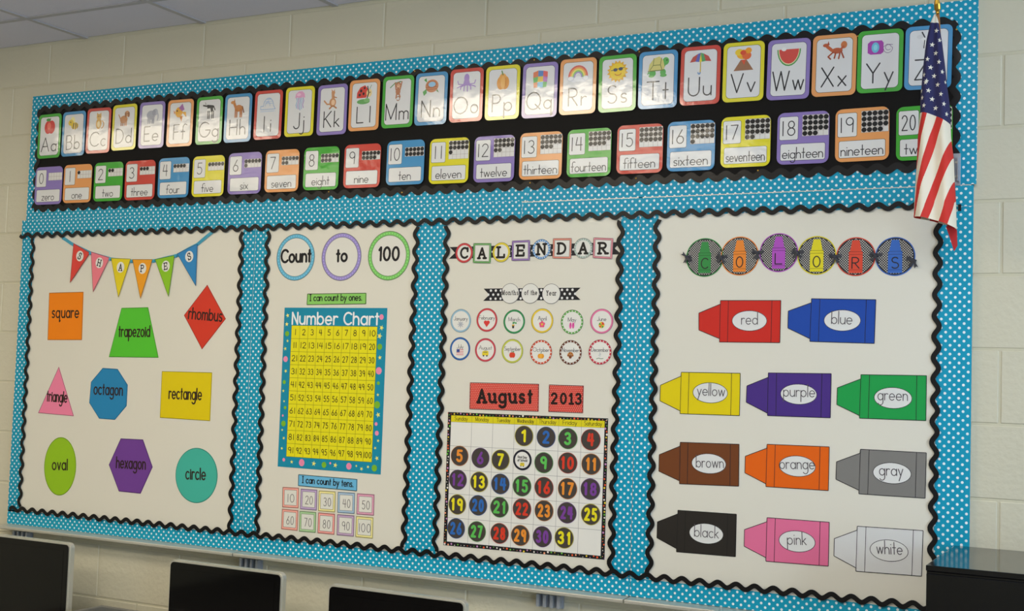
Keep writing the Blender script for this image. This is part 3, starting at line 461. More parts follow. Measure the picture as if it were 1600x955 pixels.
PICS = {
'A':('red apple',[(E,-.25,-.05,.55,.75,'D8342A'),(E,.28,-.05,.55,.75,'D8342A'),(E,-.1,.1,.3,.4,'EE6A55'),(Q,(0,.55,.08,.95),.1,'6B4A20'),(E,-.25,.8,.32,.17,'3F9A35')]),
'B':('yellow bumblebee',[(E,-.2,.35,.35,.5,'F2E9A0'),(E,-.45,.2,.4,.35,'E6C62E'),(E,.15,-.2,.55,.4,'E8C21F'),(Q,(0,.1,-.1,-.5),.13,'2A2418'),(Q,(.3,.1,.25,-.55),.13,'2A2418'),(Q,(.55,0,.52,-.45),.1,'2A2418'),(E,-.5,.25,.07,.09,'2A2418')]),
'C':('orange cat',[(E,0,-.3,.42,.6,'D8A64A'),(E,0,.45,.36,.33,'DDAE55'),(P_,(-.34,.5,-.3,.95,-.05,.7),'D8A64A'),(P_,(.34,.5,.3,.95,.05,.7),'D8A64A'),(R_,.4,-.4,.35,.4,-80,80,.12,'C8923A'),(E,-.12,.5,.05,.07,'3A2A18'),(E,.14,.5,.05,.07,'3A2A18'),(E,0,-.35,.2,.35,'EFD9A5')]),
'D':('brown dog',[(E,-.1,-.2,.55,.42,'C88A55'),(E,.35,.4,.35,.33,'CF9460'),(E,.6,.3,.14,.3,'9A6238'),(E,.15,.3,.13,.3,'9A6238')]+leg4('BE8050',(-.45,-.2,.1,.3),-.3,-.85,.16)+[(Q,(-.6,-.1,-.85,.35),.12,'BE8050'),(E,.42,.42,.05,.05,'2A1A10')]),
'E':('grey elephant',[(E,-.15,0,.6,.5,'A2A6B4'),(E,.45,.3,.36,.36,'ABAFBC'),(E,.25,.25,.25,.33,'9296A6'),(R_,.65,-.2,.2,.45,90,-60,.15,'ABAFBC')]+leg4('989CAA',(-.5,-.25,.05,.25),-.2,-.85,.2)),
'F':('golden fish with purple fin',[(E,-.2,.1,.5,.55,'E8A818'),(P_,(.2,.1,.85,-.5,.75,.1),'E8A818'),(P_,(-.25,.55,.25,1,.55,.35,.2,.2),'A565A8'),(P_,(-.1,-.35,.2,-.95,.35,-.3),'D8862A'),(E,-.45,.25,.09,.1,'2A1A10'),(P_,(-.7,.1,-.95,.35,-.85,-.1),'D8862A')]),
'G':('black and white goat',[(E,.1,-.05,.5,.32,'EDEDE8'),(P_,(.1,.25,.45,.3,.5,-.1,.2,-.2),'1E1E22'),(Q,(-.85,.55,-.35,.45),.16,'2A2A2E'),(P_,(-.35,.6,.5,.5,.55,.25,-.3,.2),'1E1E22'),(Q,(.55,.4,.75,.0),.12,'1E1E22')]+leg4('1E1E22',(-.2,0,.35,.55),-.1,-.85,.12)+[(Q,(-.5,.6,-.6,.85),.06,'6A6A60')]),
'H':('chestnut horse',[(E,.05,-.05,.52,.36,'C47A34'),(Q,(-.35,.1,-.6,.6),.32,'C47A34'),(E,-.72,.6,.28,.17,'CF8A45'),(P_,(-.6,.7,-.5,1,-.42,.65),'C47A34'),(Q,(.55,.1,.75,-.5),.14,'8A5020')]+leg4('B86E2C',(-.35,-.15,.3,.48),-.2,-.95,.16)),
'I':('pale blue igloo',[(R_,0,-.1,.62,.75,0,180,.06,'8FB2DC'),(R_,-.1,-.15,.3,.4,0,180,.05,'8FB2DC'),(Q,(-.62,-.15,-.98,-.15,-.98,-.5,.9,-.5,.62,-.1),.06,'8FB2DC'),(Q,(-.5,.3,.5,.3),.05,'A8C4E6'),(Q,(-.3,.52,.3,.52),.05,'A8C4E6'),(Q,(0,.64,0,.3),.05,'A8C4E6'),(Q,(-.4,.1,.55,.1),.05,'A8C4E6'),(Q,(-.98,-.7,.8,-.7),.06,'B8D0EC')]),
'J':('pink jellyfish',[(P_,(-.6,.3,-.5,.75,-.15,.98,.25,.98,.55,.72,.62,.3,.3,.38,0,.28,-.3,.38),'E6A6CC'),(E,-.15,.65,.25,.15,'F2C6DE')]+[(Q,(x,.3,x+.08,0,x-.05,-.4,x+.05,-.9+abs(x)*.5),.09,c) for x,c in ((-.4,'8FB4D8'),(-.2,'A88CC8'),(0,'7FA6D0'),(.2,'8FB4D8'),(.4,'A88CC8'))]),
'K':('brown kangaroo',[(E,.05,-.35,.4,.45,'CE9468'),(Q,(.1,0,.05,.5),.34,'CE9468'),(E,.08,.62,.22,.18,'CE9468'),(P_,(-.1,.7,-.15,1,.05,.78),'CE9468'),(P_,(.1,.75,.25,1,.25,.7),'CE9468'),(Q,(-.2,-.5,-.6,-.5,-.95,-.15),.16,'CE9468'),(E,.1,-.35,.22,.28,'EEC9A4'),(Q,(0,-.7,-.3,-.95),.16,'B97E52'),(Q,(.15,-.7,.5,-.92),.16,'B97E52'),(Q,(.15,.2,.5,.1),.1,'B97E52')]),
'L':('red ladybug on a leaf',[(E,-.1,-.72,.75,.25,'67A85C'),(E,.3,-.6,.35,.2,'82BC74'),(P_,(-.9,-.35,-.85,.2,-.5,.7,.05,.88,.35,.55,.35,.0,.2,-.35),'D23A2C'),(E,.55,.1,.32,.4,'F0D89A'),(E,-.4,.35,.13,.15,'1C1414'),(E,-.1,.05,.12,.14,'1C1414'),(E,-.55,-.05,.13,.13,'1C1414'),(E,.0,.6,.1,.11,'1C1414'),(Q,(.35,.75,.5,.1,.35,-.35),.12,'1C1414'),(Q,(.6,.5,.8,.85),.05,'3F7A35'),(E,.65,.15,.05,.07,'1C1414')]),
'M':('hanging brown monkey',[(Q,(-.9,.35,-.4,.75,.3,.9),.09,'3F8A45'),(E,0,.55,.3,.3,'BE7E58'),(E,.02,.5,.2,.18,'EABF9A'),(E,0,-.05,.27,.36,'BE7E58'),(Q,(-.25,.15,-.35,.8),.13,'BE7E58'),(Q,(.25,.15,.4,.85),.13,'BE7E58'),(Q,(-.15,-.3,-.2,-.7),.14,'BE7E58'),(Q,(.15,-.3,.25,-.6),.14,'BE7E58'),(R_,.05,-.75,.18,.2,-150,140,.07,'A5683F'),(E,-.07,.56,.035,.05,'2A1A10'),(E,.1,.56,.035,.05,'2A1A10')]),
'N':('bird nest with a blue egg',[(E,.05,.15,.72,.62,'D08A60'),(E,.05,.3,.55,.36,'C07448'),(E,.05,.3,.4,.25,'9CCBEA'),(P_,(-.55,-.1,-.95,-.35,-.8,-.75,-.5,-.5),'4FA04A'),(P_,(-.5,.5,-.85,.75,-.6,.95),'4FA04A'),(P_,(.55,-.35,.85,-.55,.65,-.2),'6A9A4A'),(Q,(-.6,.0,.7,.05),.05,'A8623A'),(Q,(-.5,-.2,.6,-.15),.05,'A8623A')]),
'O':('purple octopus',[(E,0,.55,.28,.4,'A88ACC'),(P_,(-.25,.4,.25,.4,.4,-.15,-.4,-.15),'A88ACC')]+[(Q,(x*.4,-.1,x,-.2-.1*abs(x),x*1.05,-.75+.45*abs(x)),.1,'A88ACC') for x in (-.95,-.6,-.25,.1,.45,.9)]+[(Q,(-.3,-.05,-.85,.0,-.95,.3),.09,'A88ACC'),(Q,(.3,-.05,.85,.0,.95,.3),.09,'A88ACC')]),
'P':('orange pumpkin',[(E,-.2,-.15,.4,.62,'E59A38'),(E,.25,-.15,.42,.62,'E59A38'),(E,0,.3,.38,.42,'EAA648'),(E,.02,-.15,.22,.6,'F0B45C'),(Q,(0,.6,-.12,.95),.12,'5F8A3A'),(Q,(.35,-.5,.3,.3),.05,'C87A22')]),
'Q':('patchwork quilt',[(P_,(-.7,.6,-.2,.75,-.2,.2,-.7,.1),'E07A50'),(P_,(-.2,.75,.3,.7,.3,.2,-.2,.2),'4E86C8'),(P_,(.3,.7,.75,.6,.75,.1,.3,.2),'E05A5A'),(P_,(-.7,.1,-.2,.2,-.25,-.3,-.65,-.35),'6CBF66'),(P_,(-.2,.2,.3,.2,.3,-.3,-.25,-.3),'E8C84A'),(P_,(.3,.2,.75,.1,.7,-.35,.3,-.3),'B56AB8'),(P_,(-.65,-.35,-.25,-.3,-.25,-.8,-.6,-.8),'F0A070'),(P_,(-.25,-.3,.3,-.3,.3,-.82,-.25,-.8),'8ACAE8'),(P_,(.3,-.3,.7,-.35,.65,-.8,.3,-.82),'6CBF66')]),
'R':('rainbow over clouds',[(R_,0,-.2,.88,.95,0,180,.16,'D8584A'),(R_,0,-.2,.74,.8,0,180,.15,'F0A050'),(R_,0,-.2,.60,.66,0,180,.14,'F2E06A'),(R_,0,-.2,.47,.52,0,180,.13,'88C46A'),(R_,0,-.2,.35,.4,0,180,.12,'A58AC8'),(E,-.7,-.35,.32,.22,'F6F6F8'),(E,-.4,-.5,.3,.2,'EEEEF2'),(E,0,-.4,.35,.25,'F6F6F8'),(E,.45,-.5,.3,.2,'EEEEF2'),(E,.75,-.35,.3,.22,'F6F6F8'),(R_,-.7,-.35,.3,.2,0,360,.04,'C8CCD8'),(R_,.75,-.35,.28,.2,0,360,.04,'C8CCD8')]),
'S':('yellow sun in sunglasses',[(P_,tuple(c for i in range(32) for c in ((1. if i%2 else .78)*math.cos(i*PI/16), (1. if i%2 else .78)*math.sin(i*PI/16))),'E8B020'),(E,0,0,.72,.72,'F2D01C'),(E,-.2,.15,.2,.15,'2E3A50'),(E,.3,.2,.2,.15,'2E3A50'),(Q,(-.6,.1,.6,.3),.06,'2E3A50'),(R_,.05,-.15,.3,.2,200,350,.06,'C8501C')]),
'T':('green turtle',[(E,.68,.5,.3,.34,'58B050'),(E,.45,.2,.22,.25,'58B050'),(E,-.5,-.5,.3,.3,'58B050'),(E,-.6,-.72,.26,.14,'58B050'),(E,.45,-.45,.26,.3,'58B050'),(E,.5,-.72,.3,.14,'58B050'),(E,.78,.58,.05,.07,'203018'),(P_,(-.9,-.3,-.8,.3,-.4,.8,.1,.95,.45,.6,.6,-.05,.4,-.3),'D8CF7A'),(Q,(-.9,-.3,.5,-.25),.08,'6E7A38'),(Q,(-.4,.8,-.45,.2,-.75,-.2),.06,'6E7A38'),(Q,(-.45,.2,.2,.2,.3,.8),.06,'6E7A38'),(Q,(.2,.2,.35,-.2),.06,'6E7A38'),(P_,(-.9,-.35,-1,-.6,-.7,-.4),'58B050')]),
'U':('rainbow striped umbrella',[(P_,(-.95,.1,-.7,.55,-.25,.8,-.45,.15),'C04A40'),(P_,(-.45,.15,-.25,.8,0,.88,-.12,.1),'5A60B8'),(P_,(-.12,.1,0,.88,.12,.1),'E8D23A'),(P_,(.12,.1,0,.88,.25,.8,.45,.15),'4FA060'),(P_,(.45,.15,.25,.8,.7,.55,.95,.1),'C04A40'),(Q,(0,.1,0,-.8),.09,'D8B83A'),(R_,-.1,-.8,.1,.14,0,-180,.08,'4A86C0')]),
'V':('erupting volcano',[(P_,(-.85,-.95,-.25,-.05,.25,-.05,.85,-.95),'9A6A4A'),(E,-.05,.4,.55,.4,'F0B01E'),(E,.25,.3,.4,.35,'E8682A'),(E,-.4,.6,.35,.28,'F2CE2A'),(E,.4,.7,.28,.25,'F2A01E'),(E,-.05,.55,.25,.2,'E04A22'),(P_,(-.2,-.05,.2,-.05,.05,-.5),'D8502A')]),
'W':('bitten slice of watermelon',[(P_,tuple(c for i in range(13) for c in (.98*math.cos(PI+i*PI/12), .6+1.4*math.sin(PI+i*PI/12))),'4E9A4A'),(P_,tuple(c for i in range(13) for c in (.88*math.cos(PI+i*PI/12), .6+1.28*math.sin(PI+i*PI/12))),'E6E0B0'),(P_,tuple(c for i in range(13) for c in (.82*math.cos(PI+i*PI/12), .6+1.2*math.sin(PI+i*PI/12))),'D8483C'),(E,-.42,.62,.2,.16,'EDEDEA')]),
'X':('running red fox',[(E,.2,.1,.45,.24,'C0582C'),(Q,(-.2,.15,-.6,.5),.26,'C8602F'),(E,-.7,.6,.24,.15,'C0582C'),(P_,(-.6,.65,-.5,.95,-.4,.6),'A84822'),(E,.75,.55,.25,.3,'D0763C'),(Q,(.5,.2,.7,.4),.18,'C0582C'),(Q,(-.1,.0,-.5,-.35,-.3,-.55),.12,'A84822'),(Q,(.1,-.05,.0,-.5),.12,'A84822'),(Q,(.45,-.05,.35,-.55),.12,'A84822'),(Q,(.55,0,.75,-.5),.12,'A84822')]),
'Y':('purple ball of yarn',[(P_,(-.98,.4,-.75,.6,.1,.6,.25,.4,.25,-.35,.05,-.5,-.75,-.5,-.98,-.35),'A83CA8'),(E,-.38,.05,.3,.42,'6CC0DC'),(E,-.38,.05,.16,.24,'8FD8E8'),(R_,.62,0,.22,.22,0,320,.04,'7A5A8A'),(Q,(.25,.05,.5,.25,.95,.2),.04,'7A5A8A'),(R_,.6,-.1,.34,.34,180,380,.04,'7A5A8A')]),
'Z':('striped zebra',[(E,.1,0,.5,.35,'EDEDEA'),(Q,(-.25,.15,-.5,.6),.28,'EDEDEA'),(E,-.65,.6,.25,.16,'D8D8D8')]+[(Q,(x,.3,x-.05,-.3),.07,'2A2A2E') for x in (-.3,-.1,.1,.3,.5)]+[(Q,(-.3,.55,-.5,.95),.1,'3A3A40')]+leg4('EDEDEA',(-.2,0,.35,.5),-.2,-.9,.13)+[(Q,(x,-.5,x+.02,-.9),.12,'3A3A40') for x in (-.2,0,.35,.5)])}
def lit_rot(ang, a=1.1): return (math.radians(random.uniform(-.5,.5)), math.radians(-ang), math.radians(random.uniform(-a,a)))
def thin(name, pts, rgb, mat, parent, y, th=.0005): return slab(name, pts, rgb, mat, parent, y-th, y)
CW, CH = .127, .180
for i, (ch, x, z, ang) in enumerate(D['letters']):
    cn = CYC[i % 6]; c = COL[cn]; nm, ops = PICS[ch]
    e = empty('alphabet_card', (x, -.0056, z+Z0), '%s-bordered alphabet card with a %s above the letters %s' % (cn, nm, ch+ch.lower()), 'alphabet card', 'alphabet cards in the upper row', (math.radians(random.uniform(-.25,.25)), math.radians(-ang*.6), math.radians(random.uniform(-.7,.7))))
    slab('card', rrect(CW, CH, .016), c, M_LAM, e, -.0008, 0)
    thin('outline', rrect(CW-.0215, CH-.0215, .013), tuple(int(v*.45) for v in c), M_LAM, e, -.0008, .00012)
    thin('inner_panel', rrect(CW-.024, CH-.024, .012), (226,226,226), M_LAM, e, -.00092, .00012)
    a = Art(y=-.00112); pic(ops, a, 0, .038, .036, 1); a.build('picture', M_LAM, e)
    a = Art(y=-.00112); wmax = .088
    W = (G[ch][0]+(.5 if ch in 'IL' else .24)+G[ch.lower()][0])*.056
    ctext(a, ch+ch.lower(), 0, -.034, .056, .0040, (40,38,42), 1, width=min(W, .092), gap=.5 if ch in 'IL' else .24)
    a.build('letters', M_LAM, e)

# ================================================================== NUMBER CARDS
WORDS = 'zero one two three four five six seven eight nine ten eleven twelve thirteen fourteen fifteen sixteen seventeen eighteen nineteen twenty'.split()
NC = ['purple','orange','green','red','blue','yellow']
for n, x, z, ang in D['numbers']:
    cn = NC[n % 6]; c = COL[cn]; dk = tuple(int(v*.45) for v in c)
    e = empty('number_card', (x, -.0056, z+Z0), '%s number card reading %d and %s with a ten frame' % (cn, n, WORDS[n]), 'number card', 'number cards in the lower row', (math.radians(random.uniform(-.25,.25)), math.radians(-ang*.6), math.radians(random.uniform(-.8,.8))))
    slab('card', rrect(.152, .153, .020), c, M_LAM2, e, -.0008, 0)
    for nm, cx, cz, w_, h_ in (('numeral_panel', -.042, .030, .054, .068), ('word_panel', 0, -.041, .130, .048)):
        thin('panel_outline', rrect(w_+.0025, h_+.0025, .006, cx=cx, cz=cz), dk, M_LAM2, e, -.0008, .00012)
        thin(nm, rrect(w_, h_, .005, cx=cx, cz=cz), (228,228,226), M_LAM2, e, -.00092, .00012)
    rows = 2 if n <= 10 else 4
    fx, fw, ch_ = .036, .076, .0155
    fz = .036 if rows == 4 else .042-.006
    top = fz+rows*ch_/2
    thin('ten_frame', [(fx-fw/2, top-rows*ch_), (fx+fw/2, top-rows*ch_), (fx+fw/2, top), (fx-fw/2, top)], (226,224,220), M_LAM2, e, -.0008, .00012)
    a = Art(y=-.00100)
    for k in range(6): a.stroke([(fx-fw/2+k*fw/5, top), (fx-fw/2+k*fw/5, top-rows*ch_)], .0007, (150,130,120), 0, False)
    for k in range(rows+1): a.stroke([(fx-fw/2, top-k*ch_), (fx+fw/2, top-k*ch_)], .0007, (150,130,120), 0, False)
    a.build('frame_lines', M_LAM2, e)
    if n:
        a = Art(y=-.00124)
        for k in range(n):
            cx, cz = fx-fw/2+fw/10+(k % 5)*fw/5, top-ch_/2-(k//5)*ch_
            a.ell(cx, cz, .0073, .0073, (16,15,16), 0, 10)
        a.build('dots', M_LAM2, e)
    a = Art(y=-.00112)
    ctext(a, str(n), -.042, .030, .042, .0030, (40,38,42), 1, width=(.036 if n > 9 else (.001 if n == 1 else .022)) if n != 11 else .026, gap=.3)
    a.build('numeral', M_LAM2, e)
    a = Art(y=-.00112); W = (sum(G[q][0] for q in WORDS[n])+.14*(len(WORDS[n])-1))*.032
    ctext(a, WORDS[n], 0, -.043, .032, .0026, (44,42,46), 1, width=min(W, .118), gap=.14)
    a.build('word', M_LAM2, e)
for i, (x, z) in enumerate(D['tacks']):
    b = bmesh.new(); bmesh.ops.create_uvsphere(b, u_segments=8, v_segments=5, radius=.0028)
    for v in b.verts: v.co.y *= .5
    tag(link_mesh('thumb_tack', bm_mesh('thumb_tack', b), M_GOLD, None, (x, -.0040, z+Z0)), 'tiny brass thumb tack pinning the black scalloped border', 'thumb tack', 'brass thumb tacks in the black border')
# ================================================================== SHAPES PANEL
def cen(pts): return (sum(p[0] for p in pts)/len(pts), sum(p[1] for p in pts)/len(pts))
def rel(pts, c): return [(a-c[0], b-c[1]) for a, b in pts]
def paper(name, pts, rgb, label, cat, group, c=None, y=-.0002, th=.0007, mat=None, rot=0):
    c = c or cen(pts)
    e = empty(name, (c[0], y, c[1]+Z0), label, cat, group)
    slab('sheet', rel(pts, c), rgb, mat or M_SATIN, e, -th, 0)
    return e, c
def edge_line(e, pts, c, rgb, w=.0016, y=-.0008, name='printed_outline', mat=None):
    a = Art(y=y); p = rel(pts, c); p = [((1-.0018/max(.01,math.hypot(*q)))*q[0], (1-.0018/max(.01,math.hypot(*q)))*q[1]) for q in p]
    a.stroke(p+[p[0], p[1]], w, rgb, 0, False); return a.build(name, mat or M_SATIN, e)
SC = dict(square=((244,134,0),'orange'),trapezoid=((84,196,46),'green'),rhombus=((214,56,34),'red'),triangle=((240,132,166),'pink'),octagon=((32,132,184),'blue'),
    rectangle=((226,202,0),'yellow'),oval=((148,194,26),'lime green'),hexagon=((112,62,148),'purple'),circle=((66,180,160),'teal'))
for nm, pts, (t0, t1) in D['shapes']:
    rgb, cn = SC[nm]
    if len(pts) == 4 and not isinstance(pts[0], tuple):
        cx, cz, rx, rz = pts; pts = circle(cx, cz, rx, rz, 56); c = (cx, cz)
    else: c = None
    e, c = paper('paper_shape', pts, rgb, '%s paper %s printed with the word %s' % (cn, nm, nm), 'paper shape', 'cut paper shapes on the left panel', c)
    edge_line(e, pts, c, tuple(int(v*.45) for v in rgb))
    a = Art(y=-.0010); text(a, nm, *rel([t0, t1], c), .041, .0058, (44,22,16), 1, xh=.66, gap=.27)
    a.build('word', M_SATIN, e)
PN = [('S',(222,68,58),'red'),('H',(238,126,140),'pink'),('A',(230,208,26),'yellow'),('P',(240,160,24),'orange'),('E',(140,196,30),'lime green'),('S',(44,134,194),'blue')]
for k, ((ch, rgb, cn), pts, (cx, cz, rx, rz)) in enumerate(zip(PN, D['pennants'], D['penn_c'])):
    e, c = paper('pennant', pts, rgb, '%s triangular paper pennant with letter %s in a white circle' % (cn, ch), 'pennant', 'pennants spelling SHAPES', y=-.0034)
    edge_line(e, pts, c, tuple(int(v*.5) for v in rgb))
    r = .020
    thin('letter_disc', circle(cx-c[0], cz-c[1], r*.98, r*1.05), (232,230,222), M_SATIN, e, -.0009, .00012)
    a = Art(y=-.0012); sl = math.atan2(pts[1][1]-pts[0][1], pts[1][0]-pts[0][0])
    w_ = .017; dx, dz = math.cos(sl)*w_/2, math.sin(sl)*w_/2; nx, nz = math.sin(sl)*.0125, -math.cos(sl)*.0125
    text(a, ch, (cx-c[0]-dx+nx, cz-c[1]-dz+nz), (cx-c[0]+dx+nx, cz-c[1]+dz+nz), .025, .0040, (22,18,20), 1, serif=True, fit=True)
    a.build('letter', M_SATIN, e)
M_RIB = newmat('turquoise_ribbon', (60,160,190), .5, bump=(300,.3,.0008))
M_RIBB = newmat('sheer_black_ribbon', (44,46,56), .4, bump=(400,.4,.0008))
def ribbon(pts, wd, name, mat, label, cat, knots=(), group=None, tails=False):
    """thin flat ribbon hung through the points, knotted between the pieces"""
    e = empty(name, (pts[0][0], -.0045, pts[0][1]+Z0), label, cat, group)
    P = []
    for i in range(len(pts)-1):
        for j in range(8):
            t = j/8; P.append((pts[i][0]*(1-t)+pts[i+1][0]*t, pts[i][1]*(1-t)+pts[i+1][1]*t))
    P.append(pts[-1]); c = pts[0]
    v=[]; f=[]
    for i,(x,z) in enumerate(P):
        a=P[max(i-1,0)]; b=P[min(i+1,len(P)-1)]; l=math.hypot(b[0]-a[0],b[1]-a[1]); nx,nz=-(b[1]-a[1])/l,(b[0]-a[0])/l
        y=.0009*math.sin(i*.8)+.0022
        for s in (1,-1):
            for yy in (0,.0006): v.append((x-c[0]+nx*s*wd/2, y+yy, z-c[1]+nz*s*wd/2))
    for i in range(len(P)-1):
        b=4*i; f += [(b,b+4,b+6,b+2),(b+1,b+3,b+7,b+5),(b,b+1,b+5,b+4),(b+2,b+6,b+7,b+3)]
    me=bpy.data.meshes.new('band'); me.from_pydata(v,[],f); me.update(); link_mesh('band', me, mat, e)
    for kx, kz in knots:
        b = bmesh.new(); bmesh.ops.create_icosphere(b, subdivisions=2, radius=.0055)
        for q in b.verts: q.co = Vector((q.co.x*1.1, q.co.y*.6, q.co.z*1.2))*(1+.18*math.sin(q.co.x*900+q.co.z*700))
        k = link_mesh('knot', bm_mesh('knot', b), mat, e, (kx-c[0], -.001, kz-c[1]))
        if tails:
            for s, an in ((1,-.5),(-1,.6),(1,2.3)):
                tb = slab_mesh('ribbon_tail', [(0,.0015),(.019,.006),(.016,.001),(.020,-.005),(0,-.0015)], -.0006, 0)
                link_mesh('ribbon_tail', tb, mat, k, (0,-.002,0), (0, an+PI/2+random.uniform(-.3,.3), .05*s))
    return e
pr = D['penn_r']
ribbon(pr, .013, 'ribbon', M_RIB, 'turquoise dotted ribbon stringing the SHAPES pennants together', 'ribbon', knots=pr[2:7])

# ================================================================== COUNTING PANEL
for (cx, cz, rx, rz), (t0, t1), s, rgb, cn in zip(D['count_c'], D['count_t'], ('Count','to','100'), ((104,184,214),(160,146,208),(128,204,104)), ('blue','purple','green')):
    r = (rx+rz)/2
    e, c = paper('round_sign', circle(cx, cz, r, r, 56), (226,224,214), 'round white sign with %s dotted rim reading %s' % (cn, s), 'sign', 'round signs reading Count to 100', (cx, cz))
    a = Art(y=-.0010); a.ring(0,0,r,r,.0018,tuple(int(v*.4) for v in rgb),1); a.ring(0,0,r-.0016,r-.0016,.0125,rgb,0); a.ring(0,0,r-.014,r-.014,.0015,tuple(int(v*.5) for v in rgb),1)
    for k in range(44):
        t = 2*PI*k/44; a.ell((r-.0078)*math.cos(t), (r-.0078)*math.sin(t), .0019, .0019, tuple(min(255, v+40) for v in rgb), 2, 6)
    a.build('dotted_rim', M_SATIN, e)
    a = Art(y=-.0010); text(a, s, *rel([t0, t1], c), .044 if s != 'to' else .042, .0088, BLK, 1, xh=.62, gap=.24, one=True); a.build('word', M_SATIN, e)
def strip(pts, tp, s, rgb, label):
    e, c = paper('word_strip', pts, rgb, label, 'sign', 'I can count strips'); edge_line(e, pts, c, (30,40,30), .0022)
    a = Art(y=-.0012); text(a, s, *rel(tp, c), .022, .0034, BLK, 1, xh=.62, gap=.22, serif=False); 
    a.build('sentence', M_SATIN, e)
strip(D['ones'], D['ones_t'], '| can count by ones.', (140,204,100), 'green paper strip reading I can count by ones, above the number chart')
strip(D['tens'], D['tens_t'], '| can count by tens.', (108,184,222), 'blue paper strip reading I can count by tens, below the number chart')
# number chart
pts = D['chart']
e, c = paper('number_chart', pts, (10,138,168), 'teal number chart poster with yellow hundred grid', 'poster', None, y=-.0004)
q = rel(pts, c); yq = rel(D['chart_y'], c)
def bil(Q4, u, v):   # Q4 = TL TR BR BL, v down
    (a, b, c_, d) = Q4; return tuple((a[i]*(1-u)+b[i]*u)*(1-v)+(d[i]*(1-u)+c_[i]*u)*v for i in (0,1))
thin('yellow_grid', yq, (232,222,22), M_SATIN, e, -.0007, .00015)
a = Art(y=-.0010)
for k in range(11):
    a.stroke([bil(yq,k/10,0), bil(yq,k/10,1)], .0011, (120,110,20), 0, False); a.stroke([bil(yq,0,k/10), bil(yq,1,k/10)], .0011, (120,110,20), 0, False)
a.build('grid_lines', M_SATIN, e)
a = Art(y=-.0010)
for n in range(1, 101):
    i, j = (n-1) % 10, (n-1)//10; cx, cz = bil(yq, (i+.5)/10, (j+.5)/10)
    W = {1:.011,2:.0215,3:.029}[len(str(n))] if n not in (1,) else .0006
    if n == 11: W = .010
    ctext(a, str(n), cx, cz, .0195, .0026, (50,44,10), 1, width=W, gap=.3)
a.build('numerals', M_SATIN, e)
a = Art(y=-.0010); text(a, 'Number Chart', *rel(D['chart_t'], c), .041, .0066, (236,240,240), 1, xh=.68, gap=.26); a.build('title', M_SATIN, e)
a = Art(y=-.0010)
PK, YL, GN = (238,142,176), (232,230,120), (120,180,40)
def decor(u, v, kind, r):
    x, z = bil(q, u, v)
    if kind == 's': a.poly(star(x, z, r*1.25, random.uniform(-.5,.5)), YL, 1)
    else: a.ell(x, z, r, r*1.05, PK if kind == 'p' else GN, 1, 16)
for u, v, k, r in [(.035,.05,'s',.007),(.03,.105,'s',.007),(.037,.165,'g',.009),(.045,.21,'s',.005),(.025,.26,'s',.006),(.033,.325,'p',.010),(.04,.4,'s',.006),(.03,.47,'g',.007),(.025,.525,'s',.005),(.037,.59,'s',.004),(.05,.63,'g',.006),(.03,.68,'p',.004),(.04,.73,'g',.010),(.03,.77,'s',.004),(.05,.82,'s',.005),(.035,.885,'s',.005),
    (.06,.955,'p',.006),(.14,.965,'s',.006),(.24,.965,'p',.012),(.36,.965,'s',.008),(.46,.968,'g',.010),(.52,.955,'p',.004),(.57,.965,'s',.008),(.70,.965,'p',.011),(.77,.96,'s',.004),(.82,.975,'s',.006),(.88,.96,'s',.005),(.94,.965,'g',.011),
    (.95,.055,'p',.009),(.955,.12,'s',.008),(.94,.17,'s',.009),(.945,.235,'g',.010),(.95,.30,'s',.007),(.945,.38,'p',.012),(.945,.455,'g',.006),(.945,.525,'s',.005),(.942,.585,'g',.012),(.955,.645,'s',.008),(.94,.70,'p',.006),(.95,.755,'p',.008),(.965,.80,'s',.005),(.94,.845,'s',.005),(.96,.905,'s',.007)]: decor(u, v, k, r)
a.build('stars_and_dots', M_SATIN, e)
SQC = [((232,120,110),'coral'),((150,116,190),'purple'),((226,214,110),'yellow'),((112,160,208),'blue'),((206,110,160),'magenta'),((232,120,110),'coral'),((120,184,110),'green'),((232,110,110),'coral red'),((160,116,180),'purple'),((226,214,110),'yellow')]
for k, ((x, z, ang), (rgb, cn)) in enumerate(zip(D['ten_sq'], SQC)):
    rgb = tuple(int(v*.62+w_*.38) for v, w_ in zip(rgb, (196,186,164)))     # pale, washed-out ink
    e = empty('ten_card', (x, -.0002, z+Z0), 'small square white card with %s border reading %s' % (cn, 'ten twenty thirty forty fifty sixty seventy eighty ninety hundred'.split()[k]), 'number card', 'counting by tens cards', (0, math.radians(-ang), 0))
    s = .0705
    slab('card', [(-s/2,-s/2*1.02),(s/2,-s/2*1.02),(s/2,s/2*1.02),(-s/2,s/2*1.02)], rgb, M_SATIN, e, -.0007, 0)
    thin('light_band', [(-s/2+.0035,-s/2+.0035),(s/2-.0035,-s/2+.0035),(s/2-.0035,s/2-.0035),(-s/2+.0035,s/2-.0035)], tuple(min(255,v+30) for v in rgb), M_SATIN, e, -.0007, .0001)
    i_ = .0085
    thin('inner_panel', [(-s/2+i_,-s/2+i_),(s/2-i_,-s/2+i_),(s/2-i_,s/2-i_),(-s/2+i_,s/2-i_)], (226,224,214), M_SATIN, e, -.0008, .0001)
    a = Art(y=-.0009); w_, t = s/2-.0006, (int(rgb[0]*.4), int(rgb[1]*.4), int(rgb[2]*.4))
    for ww in (w_, s/2-i_): a.stroke([(-ww,-ww),(ww,-ww),(ww,ww),(-ww,ww),(-ww,-ww)], .0012, t, 0, False)
    a.build('border_lines', M_SATIN, e)
    a = Art(y=-.0009); ctext(a, str(10*(k+1)), .002, -.002, .028, .0021, (70,66,70), 1, width=.045 if k == 9 else (.030 if k else .027), gap=.28); a.build('numeral', M_SATIN, e)

